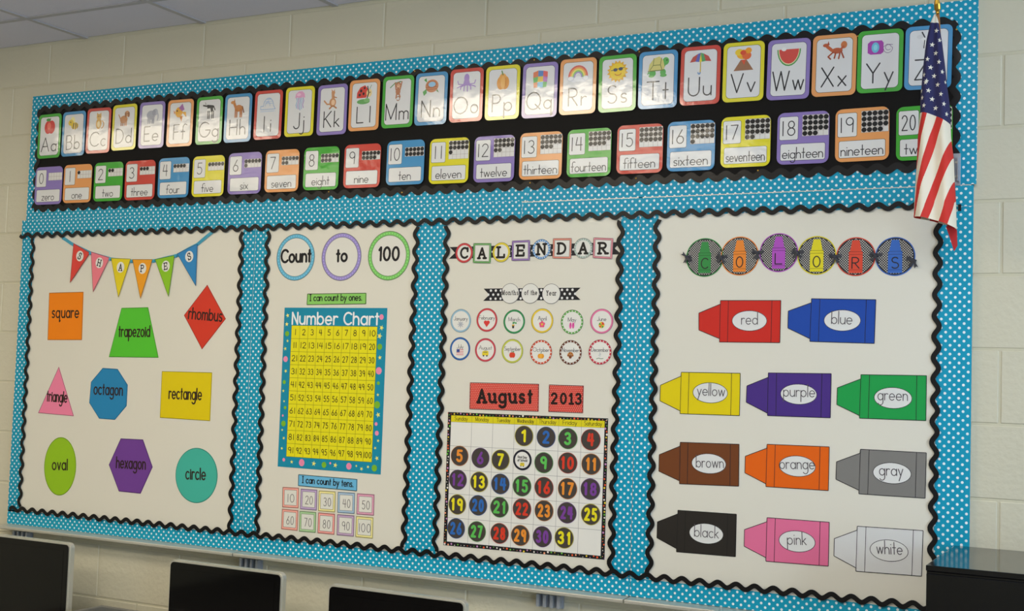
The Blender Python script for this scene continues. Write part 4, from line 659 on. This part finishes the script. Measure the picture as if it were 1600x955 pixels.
# ================================================================== CALENDAR PANEL
def dotted_banner(quad, label, nd, rd, group=None):
    TL, TR, BR, BL = quad
    mL = ((TL[0]+BL[0])/2+.022, (TL[1]+BL[1])/2); mR = ((TR[0]+BR[0])/2-.022, (TR[1]+BR[1])/2)
    pts = [TL, TR, mR, BR, BL, mL]; c = cen(quad)
    e = empty('ribbon_banner', (c[0], -.0002, c[1]+Z0), label, 'banner', group)
    slab('band', rel(pts, c), (22,22,30), M_SATIN, e, -.0006, 0)
    a = Art(y=-.0008); Q4 = rel(quad, c)
    for k in range(nd):
        for j in range(3):
            u, v = (k+.5+(.5 if j % 2 else 0))/nd, (j+.5)/3
            if u < .045 or u > .955: continue
            x, z = bil(Q4, u, v); a.ell(x, z, rd, rd, (228,228,226), 0, 10)
    a.build('white_dots', M_SATIN, e)
dotted_banner(D['cal_rib'], 'long black ribbon banner with white dots behind the CALENDAR letters', 34, .0034)
dotted_banner(D['mon_rib'], 'short black ribbon banner with white dots behind Months of the Year', 19, .0042)
CLC = [((206,66,70),'red'),((110,172,96),'green'),((226,204,60),'yellow'),((150,116,180),'purple'),((90,150,206),'blue'),((226,140,120),'coral'),((196,204,198),'pale grey'),((220,140,150),'pink')]
for k, ((ch, pts), (rgb, cn)) in enumerate(zip(D['cal_l'], CLC)):
    rd = not isinstance(pts[0], tuple)
    ordn = 'first ' if (ch == 'A' and k == 1) else ''
    if rd:
        cx, cz, rx, rz = pts; c = (cx, cz); r = (rx+rz)/2; out = circle(cx, cz, r, r, 44)
    else: c = cen(pts); out = pts; r = .035
    e, c = paper('letter_tile', out, (228,226,218), '%s %s card with black letter %s of CALENDAR' % (cn+'-rimmed', 'round' if rd else 'square', ch), 'letter card', 'letter cards spelling CALENDAR', c, y=-.0012)
    a = Art(y=-.0010); dk = tuple(int(v*.5) for v in rgb)
    if rd:
        a.ring(0,0,r,r,.0012,dk,1); a.ring(0,0,r-.001,r-.001,.0065,rgb,0)
        if cn in ('blue','pale grey'):
            for t in range(22): a.ell((r-.004)*math.cos(t*2*PI/22), (r-.004)*math.sin(t*2*PI/22), .0018, .0018, (236,236,236) if cn=='blue' else (110,150,110), 2, 6)
    else:
        R4 = rel(pts, c)
        for sc, w_, cc, ly in ((.985,.0013,dk,1),(.91,.0052,rgb,0),(.80,.0011,dk,1)):
            a.stroke([(x*sc, z*sc) for x, z in R4+[R4[0], R4[1]]], w_, cc, ly, False)
    a.build('rim', M_SATIN, e)
    a = Art(y=-.0010); ctext(a, ch, 0, 0, .033, .0074, (26,20,20), 1, width=.029, serif=True); a.build('letter', M_SATIN, e)
for (cx, cz, rx, rz), (t0, t1), s, lb in zip(D['mon_c'], D['mon_t'], ('Months','of the','Year'), ('left','middle','right')):
    r = (rx+rz)/2; c = (cx, cz)
    e, c = paper('round_label', circle(cx, cz, r, r, 44), (230,228,220), 'plain white round label reading %s' % s, 'label', 'round labels reading Months of the Year', c, y=-.0012)
    a = Art(y=-.0010); a.ring(0,0,r,r,.0012,(60,50,60),0); a.build('rim', M_SATIN, e)
    a = Art(y=-.0010); text(a, s, *rel([t0, t1], c), .0145, .0021, (26,20,26), 1, xh=.66, gap=.36, serif=True); a.build('words', M_SATIN, e)
MN = 'January February March April May June July August September October November December'.split()
MC = [((150,186,206),'pale blue'),((206,66,74),'red'),((52,144,84),'dark green'),((228,196,60),'golden yellow'),((100,170,80),'green dotted'),((224,120,160),'pink'),((44,100,170),'blue'),((206,70,84),'crimson'),((196,200,80),'yellow-green'),((212,80,50),'orange-red dotted'),((110,60,40),'brown dotted'),((200,50,70),'red dotted')]
MP = ['snowflake','red heart','green clover and pot','pink flower','pink flip-flops','beach ball','striped flag','yellow school bus','red apple','orange pumpkin','brown turkey','small white figure']
MD = {
0:[(R_,0,0,.5,.5,0,360,.12,'A8AEB8')]+[(Q,(0,0,.9*math.cos(t*PI/4),.9*math.sin(t*PI/4)),.14,'A8AEB8') for t in range(8)],
1:[(E,-.4,.3,.48,.48,'D83A34'),(E,.4,.3,.48,.48,'D83A34'),(P_,(-.82,.1,.82,.1,0,-.95),'D83A34')],
2:[(E,-.3,.55,.2,.25,'3A9A50'),(E,.0,.65,.2,.25,'3A9A50'),(E,.5,.55,.25,.25,'4AA860'),(P_,(-.6,.0,.1,.0,0,-.8,-.5,-.8),'2A2A2A'),(E,-.25,.0,.4,.2,'E0B030')],
3:[(E,.5*math.cos(t*2*PI/5+.3),.5*math.sin(t*2*PI/5+.3),.38,.38,'E8587A') for t in range(5)]+[(E,0,0,.3,.3,'F0C040')],
4:[(E,-.4,0,.32,.8,'E65AA8'),(E,.35,.05,.32,.8,'E65AA8'),(Q,(-.4,.1,-.4,.5),.1,'B02A7A'),(Q,(.35,.1,.35,.5),.1,'B02A7A')],
5:[(E,0,0,.8,.8,'E8C83A'),(P_,(0,0,.8,.1,.55,.6,.1,.8),'D8402E'),(P_,(0,0,-.8,.1,-.5,.6),'3E9A50'),(P_,(0,0,.1,-.8,.6,-.5),'3E9A50'),(P_,(0,0,-.7,-.4,-.3,-.75),'D8402E')],
6:[(P_,(-1,.8,1,.8,1,-.8,-1,-.8),'EDE6E2')]+[(Q,(-1,.7-.45*t,1,.7-.45*t),.2,'D88080') for t in range(4)]+[(P_,(-1,.8,-.1,.8,-.1,0,-1,0),'3A4A90')],
7:[(P_,(-.9,-.5,-.9,.4,-.5,.7,.8,.7,.95,.3,.95,-.5),'E6CE2A'),(E,-.5,-.6,.22,.22,'2A2A2A'),(E,.5,-.6,.22,.22,'2A2A2A')]+[(P_,(x,.1,x,.45,x+.25,.45,x+.25,.1),'7A7A50') for x in (-.5,-.1,.3)],
8:[(E,-.3,-.1,.55,.7,'D84226'),(E,.3,-.1,.55,.7,'D84226'),(Q,(0,.5,-.3,.95),.12,'4A3A20'),(E,.3,.75,.28,.14,'3F8A35')],
9:[(E,-.4,-.1,.5,.6,'E89A20'),(E,.4,-.1,.5,.6,'E89A20'),(E,0,-.1,.42,.65,'F0AC38'),(Q,(0,.5,.1,.95),.14,'3F7A35')],
10:[(E,.6*math.cos(t*PI/6),.15+.6*math.sin(t*PI/6),.28,.28,('9A5A2A','C8843A')[t%2]) for t in range(7)]+[(E,0,-.15,.42,.5,'7A4420'),(E,0,.25,.2,.22,'A8683A')],
11:[(E,0,.1,.28,.5,'D8DCD8'),(E,0,.65,.18,.2,'C8CCC8'),(Q,(-.9,-.75,-.3,-.6,.3,-.75,.9,-.65),.16,'6A8A6A'),(Q,(-.3,.1,.3,.4),.1,'A8A8A8')]}
for k, (cx, cz, rx, rz) in enumerate(D['months']):
    r = (rx+rz)/2; rgb, cn = MC[k]
    e, c = paper('month_disc', circle(cx, cz, r, r, 44), (230,228,220), 'round %s-rimmed month card reading %s with %s' % (cn, MN[k], MP[k]), 'month card', 'round month cards above the calendar', (cx, cz))
    a = Art(y=-.0010); a.ring(0,0,r,r,.0010,tuple(int(v*.5) for v in rgb),1); a.ring(0,0,r-.0008,r-.0008,.0058,rgb,0)
    if 'dotted' in cn:
        for t in range(20): a.ell((r-.0040)*math.cos(t*2*PI/20), (r-.0040)*math.sin(t*2*PI/20), .0021, .0021, (236,232,226), 1, 6)
    a.build('rim', M_SATIN, e)
    a = Art(y=-.0010); n_ = MN[k]; W = (sum(G[q_][0] for q_ in n_)+.14*len(n_))*.0130
    ctext(a, n_, 0, .008, .0130, .0012, (74,70,80), 1, width=min(W, r*1.5), gap=.14); a.build('word', M_SATIN, e)
    a = Art(y=-.0010); pic(MD[k], a, 0, -.0115, .0125, 1); a.build('picture', M_SATIN, e)
def dotted_sign(pts, tp, s, label, h):
    e, c = paper('dotted_sign', pts, (216,72,62), label, 'sign', 'red month and year signs')
    a = Art(y=-.0008); Q4 = rel(pts, c); w_ = math.hypot(pts[1][0]-pts[0][0], pts[1][1]-pts[0][1]); hh = abs(pts[0][1]-pts[3][1])
    nx, nz = int(w_/.0066), int(hh/.0058)
    for i in range(nx):
        for j in range(nz):
            u, v = (i+.5+(.5 if j % 2 else 0))/(nx+.5), (j+.5)/nz; x, z = bil(Q4, u, v); a.ell(x, z, .0012, .0012, (246,214,190), 0, 4)
    a.build('small_dots', M_SATIN, e); edge_line(e, pts, c, (50,24,40), .0020)
    a = Art(y=-.0012); text(a, s, *rel(tp, c), h, h*.235, (32,16,16), 1, xh=.66, gap=.30, serif=True, one=True); a.build('word', M_SATIN, e)
dotted_sign(D['aug'], D['aug_t'], 'August', 'wide red dotted sign reading August', .040)
dotted_sign(D['yr'], D['yr_t'], '2013', 'small red dotted sign reading 2013', .031)
# calendar chart
pts = D['cal']
e, c = paper('calendar_chart', pts, (20,20,24), 'wall calendar chart with black dotted border and yellow weekday header', 'calendar', None, y=-.0003)
q = rel(pts, c); inn = rel(D['cal_in'], c)
hv = .052
hd = [bil(inn,0,0), bil(inn,1,0), bil(inn,1,hv), bil(inn,0,hv)]; gd = [bil(inn,0,hv), bil(inn,1,hv), bil(inn,1,1), bil(inn,0,1)]
thin('weekday_header', hd, (222,208,24), M_SATIN, e, -.0007, .00012); thin('day_grid', gd, (230,228,220), M_SATIN, e, -.0007, .00012)
a = Art(y=-.0009)
for k in range(8): a.stroke([bil(gd,k/7,0), bil(gd,k/7,1)], .0009, (120,118,120), 0, False); a.stroke([bil(hd,k/7,0), bil(hd,k/7,1)], .0007, (120,110,40), 0, False)
for k in range(6): a.stroke([bil(gd,0,k/5), bil(gd,1,k/5)], .0009, (120,118,120), 0, False)
a.build('grid_lines', M_SATIN, e)
a = Art(y=-.0009)
for k, s in enumerate('Sunday Monday Tuesday Wednesday Thursday Friday Saturday'.split()):
    p = bil(hd, (k+.12)/7, .72); p2 = bil(hd, (k+.88)/7, .72)
    if len(s) < 8: p = bil(hd, (k+.18)/7, .72); p2 = bil(hd, (k+.80)/7, .72)
    text(a, s, p, p2, .0125, .0014, (70,60,16), 1, xh=.6, gap=.2)
text(a, 'a', bil(gd, .02, .975), bil(gd, .04, .975), .004, .0006, (120,110,110), 1) if 0 else None
a.build('weekday_names', M_SATIN, e)
a = Art(y=-.0008); pal = [(226,90,50),(110,190,70),(200,140,190),(236,230,220),(230,200,60),(240,160,120)]
for k in range(190):
    s = k/190*4; side = int(s); t = s-side; o = random.uniform(.25,.8)
    p = {0:lambda: [q[0][i]*(1-t)+q[1][i]*t for i in (0,1)], 1:lambda: [q[1][i]*(1-t)+q[2][i]*t for i in (0,1)], 2:lambda: [q[2][i]*(1-t)+q[3][i]*t for i in (0,1)], 3:lambda: [q[3][i]*(1-t)+q[0][i]*t for i in (0,1)]}[side]()
    d = .0105*o; n_ = {0:(0,-1),1:(-1,0),2:(0,1),3:(1,0)}[side]; r = random.choice((.0014,.0016,.0028,.0034))
    a.ell(p[0]+n_[0]*d, p[1]+n_[1]*d, r, r, random.choice(pal), random.choice((0,1)), 8)
a.build('coloured_dots', M_SATIN, e)
NCOL = {'y':((232,220,30),'yellow'),'b':((44,104,180),'blue'),'g':((92,190,84),'green'),'r':((214,58,36),'red'),'o':((232,144,48),'orange'),'p':((120,62,150),'purple')}
NW = lambda n: ('zero one two three four five six seven eight nine ten eleven twelve thirteen fourteen fifteen sixteen seventeen eighteen nineteen'.split()[n] if n < 20 else ('twenty' if n < 30 else 'thirty')+('-'+'one two three four five six seven eight nine'.split()[n%10-1] if n%10 else ''))
seq = dict(zip(range(1,32), 'y b g r o p y - g r o p y b g r o p y b g r o p y b g r o p y'.split()))
for n, x, z in D['cal_n']:
    r = .0330
    if n == 8:
        e, c = paper('calendar_disc', circle(x, z, r, r, 36), (24,24,40), 'white calendar disc with black rim reading First Day of School over a bus', 'calendar number', 'round numbers on the calendar', (x, z), y=-.0013, th=.0012)
        thin('white_face', circle(0,0,.0262,.0262,32), (230,228,222), M_SATIN, e, -.0012, .00012)
        a = Art(y=-.0014)
        ctext(a, 'First Day', 0, .009, .0068, .0015, BLK, 1, width=.032, xh=.66); ctext(a, 'of School', 0, -.001, .0068, .0015, BLK, 1, width=.034, xh=.66)
        a.build('words', M_SATIN, e)
        a = Art(y=-.0014); pic(MD[7], a, 0, -.0145, .0085, 1); a.build('bus_picture', M_SATIN, e); continue
    rgb, cn = NCOL[seq[n]]
    e, c = paper('calendar_disc', circle(x, z, r, r, 36), (66,60,56), 'dark round calendar number with %s %s' % (cn, NW(n)), 'calendar number', 'round numbers on the calendar', (x, z), y=-.0013, th=.0012)
    a = Art(y=-.0013); a.ring(0,0,r,r,.0014,tuple(int(v*.85) for v in rgb),0)
    for i in range(-9, 10):
        for j in range(-9, 10):
            px, pz = i*.0034+(j%2)*.0017, j*.0034
            if px*px+pz*pz < (r-.003)**2: a.ell(px, pz, .0006, .0006, (84,76,74), 0, 4)
    a.build('rim', M_SATIN, e)
    a = Art(y=-.0016); ctext(a, str(n), 0, 0, .0335 , .0082, rgb, 1, width=(.036 if n > 9 and n not in (11,) else (.026 if n == 11 else (.0085 if n == 1 else .0165))), gap=.55, one=True); a.build('numeral', M_SATIN, e)

# ================================================================== COLORS PANEL
CC = [('C',(34,138,62),'green'),('O',(236,134,36),'orange'),('L',(176,74,190),'purple'),('O',(228,214,22),'yellow'),('R',(220,68,44),'red'),('S',(40,100,190),'blue')]
for k, ((ch, rgb, cn), (cx, cz, rx, rz)) in enumerate(zip(CC, D['col_c'])):
    r = (rx+rz)/2
    e, c = paper('crayon_disc', circle(cx, cz, r, r, 52), (26,26,34), 'round black and white patterned disc with %s crayon lettered %s' % (cn, ch), 'letter card', 'round discs spelling COLORS', (cx, cz), y=-.0004, mat=M_LAM)
    a = Art(y=-.0009)
    st = .0072; nn = int(r/st)+2
    for i in range(-nn, nn+1):
        for j in range(-2*nn, 2*nn+1):
            px, pz = i*st+(j % 2)*st/2, j*st/2
            if px*px+pz*pz < (r-.005)**2: a.ell(px, pz, .0021, .0017, (214,212,206), 0, 4)
    a.build('dot_pattern', M_LAM, e)
    a = Art(y=-.0009); a.ring(0,0,r,r,.0026,rgb,0); a.build('rim', M_LAM, e)
    w_ = .0195; a = Art(y=-.0012)
    a.poly([(-w_,-.047),(w_,-.047),(w_,.014),(-w_,.014)], rgb, 0); a.poly([(-w_*.86,.014),(w_*.86,.014),(w_*.5,.047),(-w_*.5,.047)], rgb, 0)
    dk = tuple(int(v*.4) for v in rgb)
    for z in (.014, .006, -.038): a.stroke([(-w_, z), (w_, z)], .0010, dk, 1, False)
    a.build('crayon', M_LAM, e)
    a = Art(y=-.0014); ctext(a, ch, 0, -.018, .031, .0032, (22,20,26), 1, width=.020); a.build('letter', M_LAM, e)
rp = D['col_r']
ribbon([(x, z+.0) for x, z in rp[:1]]+[(rp[0][0]+.02, rp[0][1])], .012, 'ribbon', M_RIBB, 'sheer black dotted ribbon tied at the left end of the COLORS discs', 'ribbon', knots=[(rp[0][0]+.006, rp[0][1])], tails=True)
for i, lb in zip(range(1, 6), ('green C and orange O','orange O and purple L','purple L and yellow O','yellow O and red R','red R and blue S')):
    ribbon([(rp[i][0]-.018, rp[i][1]+.002), (rp[i][0]+.018, rp[i][1]+.004)], .010, 'ribbon', M_RIBB, 'sheer black dotted ribbon tied between the %s discs' % lb, 'ribbon', knots=[rp[i]], group='black ribbons joining the COLORS discs', tails=True)
ribbon([(rp[6][0]-.025, rp[6][1]+.012), (rp[6][0], rp[6][1])], .012, 'ribbon', M_RIBB, 'sheer black dotted ribbon tied at the right end, on the blue S disc', 'ribbon', knots=[(rp[6][0]-.004, rp[6][1]+.002)], tails=True)
KC = dict(red=(204,38,28),blue=(18,70,164),yellow=(226,204,0),purple=(70,42,128),green=(20,156,72),brown=(112,60,26),orange=(228,98,6),gray=(126,124,120),black=(38,34,30),pink=(226,112,152),white=(216,216,214))
for nm, tip, body, (ex, ez, erx, erz), (t0, t1) in D['crayons']:
    rgb = KC[nm]; a_, b_, c1, d_ = tip      # tip: top-left, bottom-left, top-right, bottom-right
    out = [a_, c1, body[0], body[1], body[2], body[3], d_, b_]; c = cen(body)
    e, c = paper('paper_crayon', out, rgb, 'large %s paper crayon with the word %s in a white oval' % (nm, nm), 'paper crayon', 'large paper crayons on the right panel', c)
    ln = (30,26,34) if nm != 'black' else (20,18,18)
    a = Art(y=-.0009); O = rel(out, c); a.stroke(O+[O[0], O[1]], .0019, ln, 0, False)
    B4 = rel(body, c)
    a.stroke([B4[0], B4[3]], .0016, ln, 0, False)
    for u in (.135, .855): a.stroke([bil(B4, u, 0), bil(B4, u, 1)], .0016, ln, 0, False)
    a.build('printed_lines', M_SATIN, e)
    a = Art(y=-.0009); a.ell(ex-c[0], ez-c[1], erx, erz, (224,224,220), 0, 40); a.ring(ex-c[0], ez-c[1], erx, erz, .0016, ln, 1); a.build('white_oval', M_SATIN, e)
    a = Art(y=-.0012); text(a, nm, *rel([t0, t1], c), .036, .0024, (84,78,82), 1, gap=.16); a.build('word', M_SATIN, e)
# ================================================================== FLAG
FLX = D['flag_rows']; FB = D['flag_b']; FY = D['flag_ys']
def lerp(xs, ys_, x):
    if x <= xs[0]: return ys_[0]+(ys_[1]-ys_[0])*(x-xs[0])/(xs[1]-xs[0])
    for i in range(len(xs)-1):
        if x <= xs[i+1]: break
    return ys_[i]+(ys_[i+1]-ys_[i])*(x-xs[i])/(xs[i+1]-xs[i])
ky = [r[0] for r in FLX]
def row_ends(y):
    l = [lerp(ky, [r[1][i] for r in FLX], y) for i in range(3)]; r = [lerp(ky, [r[2][i] for r in FLX], y) for i in range(3)]; return Vector(l), Vector(r)
def depth(t, w):   # folded cone of cloth: rounded front with a soft secondary fold
    return -(.42*w*math.sqrt(max(0, 1-(2*t-1)**2)) + .010*math.sin(t*9)*min(1, w/.1))
def fpt(t, y, lift=0.):
    l, r = row_ends(y); w = (r-l).length; p = l.lerp(r, t); p.y = -.165+depth(t, w)-lift
    sag = 0
    if y > 320: p.z -= .008*t+.022*t*t*(y-320)/20 if y <= 340.1 else 0
    p.z += Z0; return p
def stripe_coord(t, y):
    bs = [lerp(FY, b, y) for b in FB]
    if t <= bs[0]: return (t-bs[0])/(bs[1]-bs[0])
    for k in range(len(bs)-1):
        if t <= bs[k+1]: return k+(t-bs[k])/(bs[k+1]-bs[k])
    return 8.5
def canton_y(t): return 178+16*t*t+1*t
flag = empty('flag', (3.53, -.012, Z0-.56), 'small American flag hanging furled from an angled pole at the right', 'flag')
def fl_local(p): return (p.x-3.53, p.y+.012, p.z-(Z0-.56))
M_FLAG = bpy.data.materials.new('striped_cloth'); M_FLAG.use_nodes = True
nt = M_FLAG.node_tree; b = nt.nodes['Principled BSDF']; b.inputs['Roughness'].default_value = .75; N = nt.nodes.new
uv = N('ShaderNodeUVMap'); uv.uv_map = 'UVMap'; sp = N('ShaderNodeSeparateXYZ'); nt.links.new(uv.outputs[0], sp.inputs[0])
h = N('ShaderNodeMath'); h.operation = 'MULTIPLY'; h.inputs[1].default_value = .5; nt.links.new(sp.outputs[0], h.inputs[0])
fr = N('ShaderNodeMath'); fr.operation = 'FRACT'; nt.links.new(h.outputs[0], fr.inputs[0])
gt = N('ShaderNodeMath'); gt.operation = 'LESS_THAN'; gt.inputs[1].default_value = .5; nt.links.new(fr.outputs[0], gt.inputs[0])
mx = N('ShaderNodeMix'); mx.data_type = 'RGBA'; mx.inputs[6].default_value = (*lin((232,222,200)),1); mx.inputs[7].default_value = (*lin((204,44,34)),1); nt.links.new(gt.outputs[0], mx.inputs[0])
g2 = N('ShaderNodeMath'); g2.operation = 'GREATER_THAN'; g2.inputs[1].default_value = .5; nt.links.new(sp.outputs[1], g2.inputs[0])
m2 = N('ShaderNodeMix'); m2.data_type = 'RGBA'; m2.inputs[7].default_value = (*lin((33,33,84)),1); nt.links.new(mx.outputs[2], m2.inputs[6]); nt.links.new(g2.outputs[0], m2.inputs[0])
nt.links.new(m2.outputs[2], b.inputs['Base Color'])
def cloth(y0f, y1f, ny, name, canton, mat, nx=28):
    v=[]; f=[]; uvs=[]
    for i in range(ny+1):
        for j in range(nx+1):
            t=j/nx; ya, yb = (y0f(t) if callable(y0f) else y0f), (y1f(t) if callable(y1f) else y1f); y=ya+(yb-ya)*i/ny
            v.append(fl_local(fpt(t, y))); uvs.append((stripe_coord(t, y)+20, 1. if canton else 0.))
    nF=len(v)
    for i in range(ny+1):                       # back layer of the furled cloth
        for j in range(nx+1):
            t=j/nx; ya, yb = (y0f(t) if callable(y0f) else y0f), (y1f(t) if callable(y1f) else y1f); y=ya+(yb-ya)*i/ny
            p=fpt(t,y); l,r=row_ends(y); w=(r-l).length; p.y=-.165+.22*w*math.sqrt(max(0,1-(2*t-1)**2)); v.append(fl_local(p)); uvs.append((t*5+20.3, 1. if canton else 0.))
    m=nx+1
    for i in range(ny):
        for j in range(nx):
            a=i*m+j; f.append((a,a+1,a+m+1,a+m)); a+=nF; f.append((a,a+m,a+m+1,a+1))
    me=bpy.data.meshes.new(name); me.from_pydata(v,[],f); me.update(); u=me.uv_layers.new(name='UVMap')
    for lp in me.loops: u.data[lp.index].uv=uvs[lp.vertex_index]
    bx=bmesh.new(); bx.from_mesh(me); bmesh.ops.remove_doubles(bx, verts=bx.verts, dist=.00005); bmesh.ops.recalc_face_normals(bx, faces=bx.faces); bx.to_mesh(me); bx.free()
    for p in me.polygons: p.use_smooth=True
    return link_mesh(name, me, mat, flag)
cloth(36, canton_y, 24, 'blue_canton', True, M_FLAG)
cloth(canton_y, 340, 40, 'striped_field', False, M_FLAG, 56)
M_HEAD = newmat('white_canvas', (226,222,206), .7)
cloth(22, 36, 4, 'heading', False, M_HEAD)
sm = bmesh.new()
for t, y in D['stars']:
    c0 = fpt(t, y); pts = []
    l, r = row_ends(y); w = (r-l).length
    for sx, sz in star(0, 0, .0072, .15):
        # fold the star round the cloth: half width shrinks where the cloth turns away
        k = max(.25, math.sqrt(max(.0, 1-(2*t-1)**2)))
        tt = min(.998, max(.002, t+sx*k/w)); p = fpt(tt, y, .0012); p.z = c0.z+sz; p.x += 0; pts.append(sm.verts.new(fl_local(p)))
    sm.faces.new(pts)
so = link_mesh('stars', bm_mesh('stars', sm), M_HEAD, flag)
# trailing red corner of cloth below the hem
tl = [(3.5302,-.6978),(3.5403,-.7271),(3.5521,-.7647),(3.5600,-.7495),(3.5585,-.7087),(3.5500,-.690)]
M_REDC = newmat('red_cloth', (176,30,34), .75)
me = slab_mesh('cloth_corner', tl, -.0015, 0); co = link_mesh('cloth_corner', me, M_REDC, flag, (-3.53, -.15+.012, .56)); 
# pole, spear tip
def tube(name, mat, p0, p1, r0, r1, parent, seg=14):
    p0, p1 = Vector(p0), Vector(p1); d = p1-p0
    b = bmesh.new(); bmesh.ops.create_cone(b, cap_ends=True, segments=seg, radius1=r0, radius2=r1, depth=d.length)
    me = bm_mesh(name, b); me.transform(Matrix.Translation((p0+p1)/2) @ d.to_track_quat('Z','Y').to_matrix().to_4x4())
    for p in me.polygons: p.use_smooth = len(p.vertices) == 4
    return link_mesh(name, me, mat, parent)
pb = Vector((3.511, -.020, Z0-.517)); pt = Vector((3.5050, -.168, Z0-.129)); pd = (pt-pb).normalized()
tube('pole', M_WOOD, fl_local(pb), fl_local(pt), .0048, .0048, flag)
b = bmesh.new(); prof = [(0,.003),(.004,.0058),(.007,.0045),(.014,.0085),(.028,.0082),(.042,.0045),(.052,.0008)]; rings = []
for h_, rr in prof: rings.append([b.verts.new((rr*math.cos(a*PI/6), rr*.8*math.sin(a*PI/6), h_)) for a in range(12)])
for i in range(len(rings)-1):
    for a in range(12): b.faces.new((rings[i][a], rings[i][(a+1)%12], rings[i+1][(a+1)%12], rings[i+1][a]))
b.faces.new(rings[-1]); b.faces.new(rings[0][::-1])
me = bm_mesh('spear_tip', b); me.transform(Matrix.Translation(Vector(fl_local(pt))) @ pd.to_track_quat('Z','Y').to_matrix().to_4x4())
link_mesh('spear_tip', me, M_GOLD, flag)
br = empty('flag_bracket', (3.534, -.0010, Z0-.522), 'small grey metal flag pole bracket on the polka dot paper behind the flag', 'bracket')
b = bmesh.new(); box_bm(-.011, .011, -.0035, 0, -.045, .045, .0008, 1, bm=b); box_bm(-.009, -.006, -.028, -.003, -.035, .03, bm=b); box_bm(.006, .009, -.028, -.003, -.035, .03, bm=b)
link_mesh('bracket_body', bm_mesh('bracket_body', b), M_GREYMET, br)
for z in (-.02, .02): 
    s_ = bmesh.new(); bmesh.ops.create_cone(s_, cap_ends=True, segments=12, radius1=.0042, radius2=.0035, depth=.002); me = bm_mesh('screw', s_); me.transform(Matrix.Rotation(PI/2, 4, 'X')); link_mesh('screw', me, M_ALU, br, (0,-.0045,z))
o = box('binder_clip', M_TRIM, -.004, .004, -.006, 0, -.009, .009, .001); o.location = (3.544, -.001, Z0-.628); tag(o, 'tiny black clip on the polka dot strip right of the flag hem', 'clip')

# ================================================================== FURNITURE AND ELECTRONICS
t = empty('computer_table', (1.2, -.40, 0), 'long grey computer table standing under the whiteboards', 'table')
ZT = .612
box('tabletop', M_PLASTIC, -1.75, 1.85, -.36, .38, ZT-.028, ZT, .004, t)
for x in (-1.65, 0, 1.75):
    for y in (-.30, .32): box('leg', M_GREYMET, x-.02, x+.02, y-.02, y+.02, 0, ZT-.028, .003, t)
def monitor(xl, xr, zt, yf, label):
    """slim all-in-one computer: rounded black glass face in a silver shell with a bent-sheet stand"""
    w = xr-xl; cx = (xl+xr)/2; h = .345; e = empty('computer_monitor', (cx, yf, ZT), label, 'computer', 'silver computers on the table')
    top = zt+Z0-ZT; cz = top-h/2
    me = slab_mesh('shell', rrect(w+.016, h+.014, .020, 6, 0, cz), 0.0, .024); bx = bmesh.new(); bx.from_mesh(me)
    bmesh.ops.bevel(bx, geom=[q for q in bx.edges if abs(q.verts[0].co.y-q.verts[1].co.y) < 1e-6], offset=.003, segments=2, affect='EDGES'); bx.to_mesh(me); bx.free()
    link_mesh('shell', me, M_ALU, e)
    b = bmesh.new(); n = 28; g0 = [b.verts.new((x, .0235, z)) for x, z in rrect(w-.01, h-.01, .02, 6, 0, cz)]; g1 = [b.verts.new((x, .05, z)) for x, z in rrect(w-.16, h-.14, .04, 6, 0, cz)]
    for i in range(len(g0)): b.faces.new((g0[i], g0[(i+1)%len(g0)], g1[(i+1)%len(g0)], g1[i]))
    b.faces.new(g1); b.faces.new(g0[::-1]); link_mesh('back_shell', bm_mesh('back_shell', b), M_ALU, e)
    link_mesh('glass', slab_mesh('glass', rrect(w, h-.065, .014, 6, 0, cz+.0325), -.003, .0005), M_GLASSBLK, e)
    link_mesh('screen', slab_mesh('screen', rrect(w-.045, h-.11, .002, 2, 0, cz+.0325), -.0036, -.0028), M_GLASSBLK, e)
    sv = [(.0,.0),(-.09,.0),(-.09,.004),(.085,.004),(.045,.20),(.05,.202),(.094,.0)]
    me = bpy.data.meshes.new('stand'); k = len(sv); v = [(x, y, z) for x in (-.09, .09) for y, z in sv]
    me.from_pydata(v, [], [(i, (i+1)%k, (i+1)%k+k, i+k) for i in range(k)]+[tuple(range(k-1,-1,-1)), tuple(range(k, 2*k))]); me.update()
    link_mesh('stand', me, M_ALU, e); return e
monitor(-.020, .463, -1.805, -.20, 'left computer, cut off by the frame, black screen in silver shell')
monitor(.985, 1.458, -1.811, -.23, 'middle computer of the three, black screen below the counting panel')
monitor(1.706, 2.190, -1.812, -.30, 'right computer of the three, lowest black screen below the calendar')
p = empty('printer', (.735, -.29, ZT), 'low grey desktop printer between the left and middle computers', 'printer')
hz = Z0-2.022-ZT
box('body', M_PLASTIC, -.175, .175, -.17, .17, 0, hz-.03, .012, p); box('lid', M_PLASTIC, -.176, .176, -.168, .171, hz-.028, hz, .010, p)
box('lid_inset', M_DKPLASTIC, -.135, .15, -.13, .13, hz-.002, hz+.002, .0015, p)
box('paper_tray', M_DKPLASTIC, -.12, .12, -.23, -.165, .03, .05, .004, p)
k = empty('storage_cabinet', (3.94, -.235, 0), 'glossy black cabinet standing against the wall at the lower right', 'cabinet')
HT = Z0-1.550
box('body', M_GLOSSBLK, -.3985, .3985, -.218, .224, .03, HT-.014, .002, k); box('top', M_GLOSSBLK, -.399, .399, -.226, .230, HT-.013, HT, .0015, k)
for s in (-1, 1):
    d = box('door', M_GLOSSBLK, min(s*.004, s*.398), max(s*.004, s*.398), -.2235, -.2175, .05, HT-.02, .0012, k)
    box('handle', M_GREYMET, s*.03-.005, s*.03+.005, -.240, -.222, .70, .82, .003, d)
for x in (-.36, .36):
    for y in (-.19, .19): box('foot', M_GREYMET, x-.02, x+.02, y-.02, y+.02, 0, .032, .003, k)
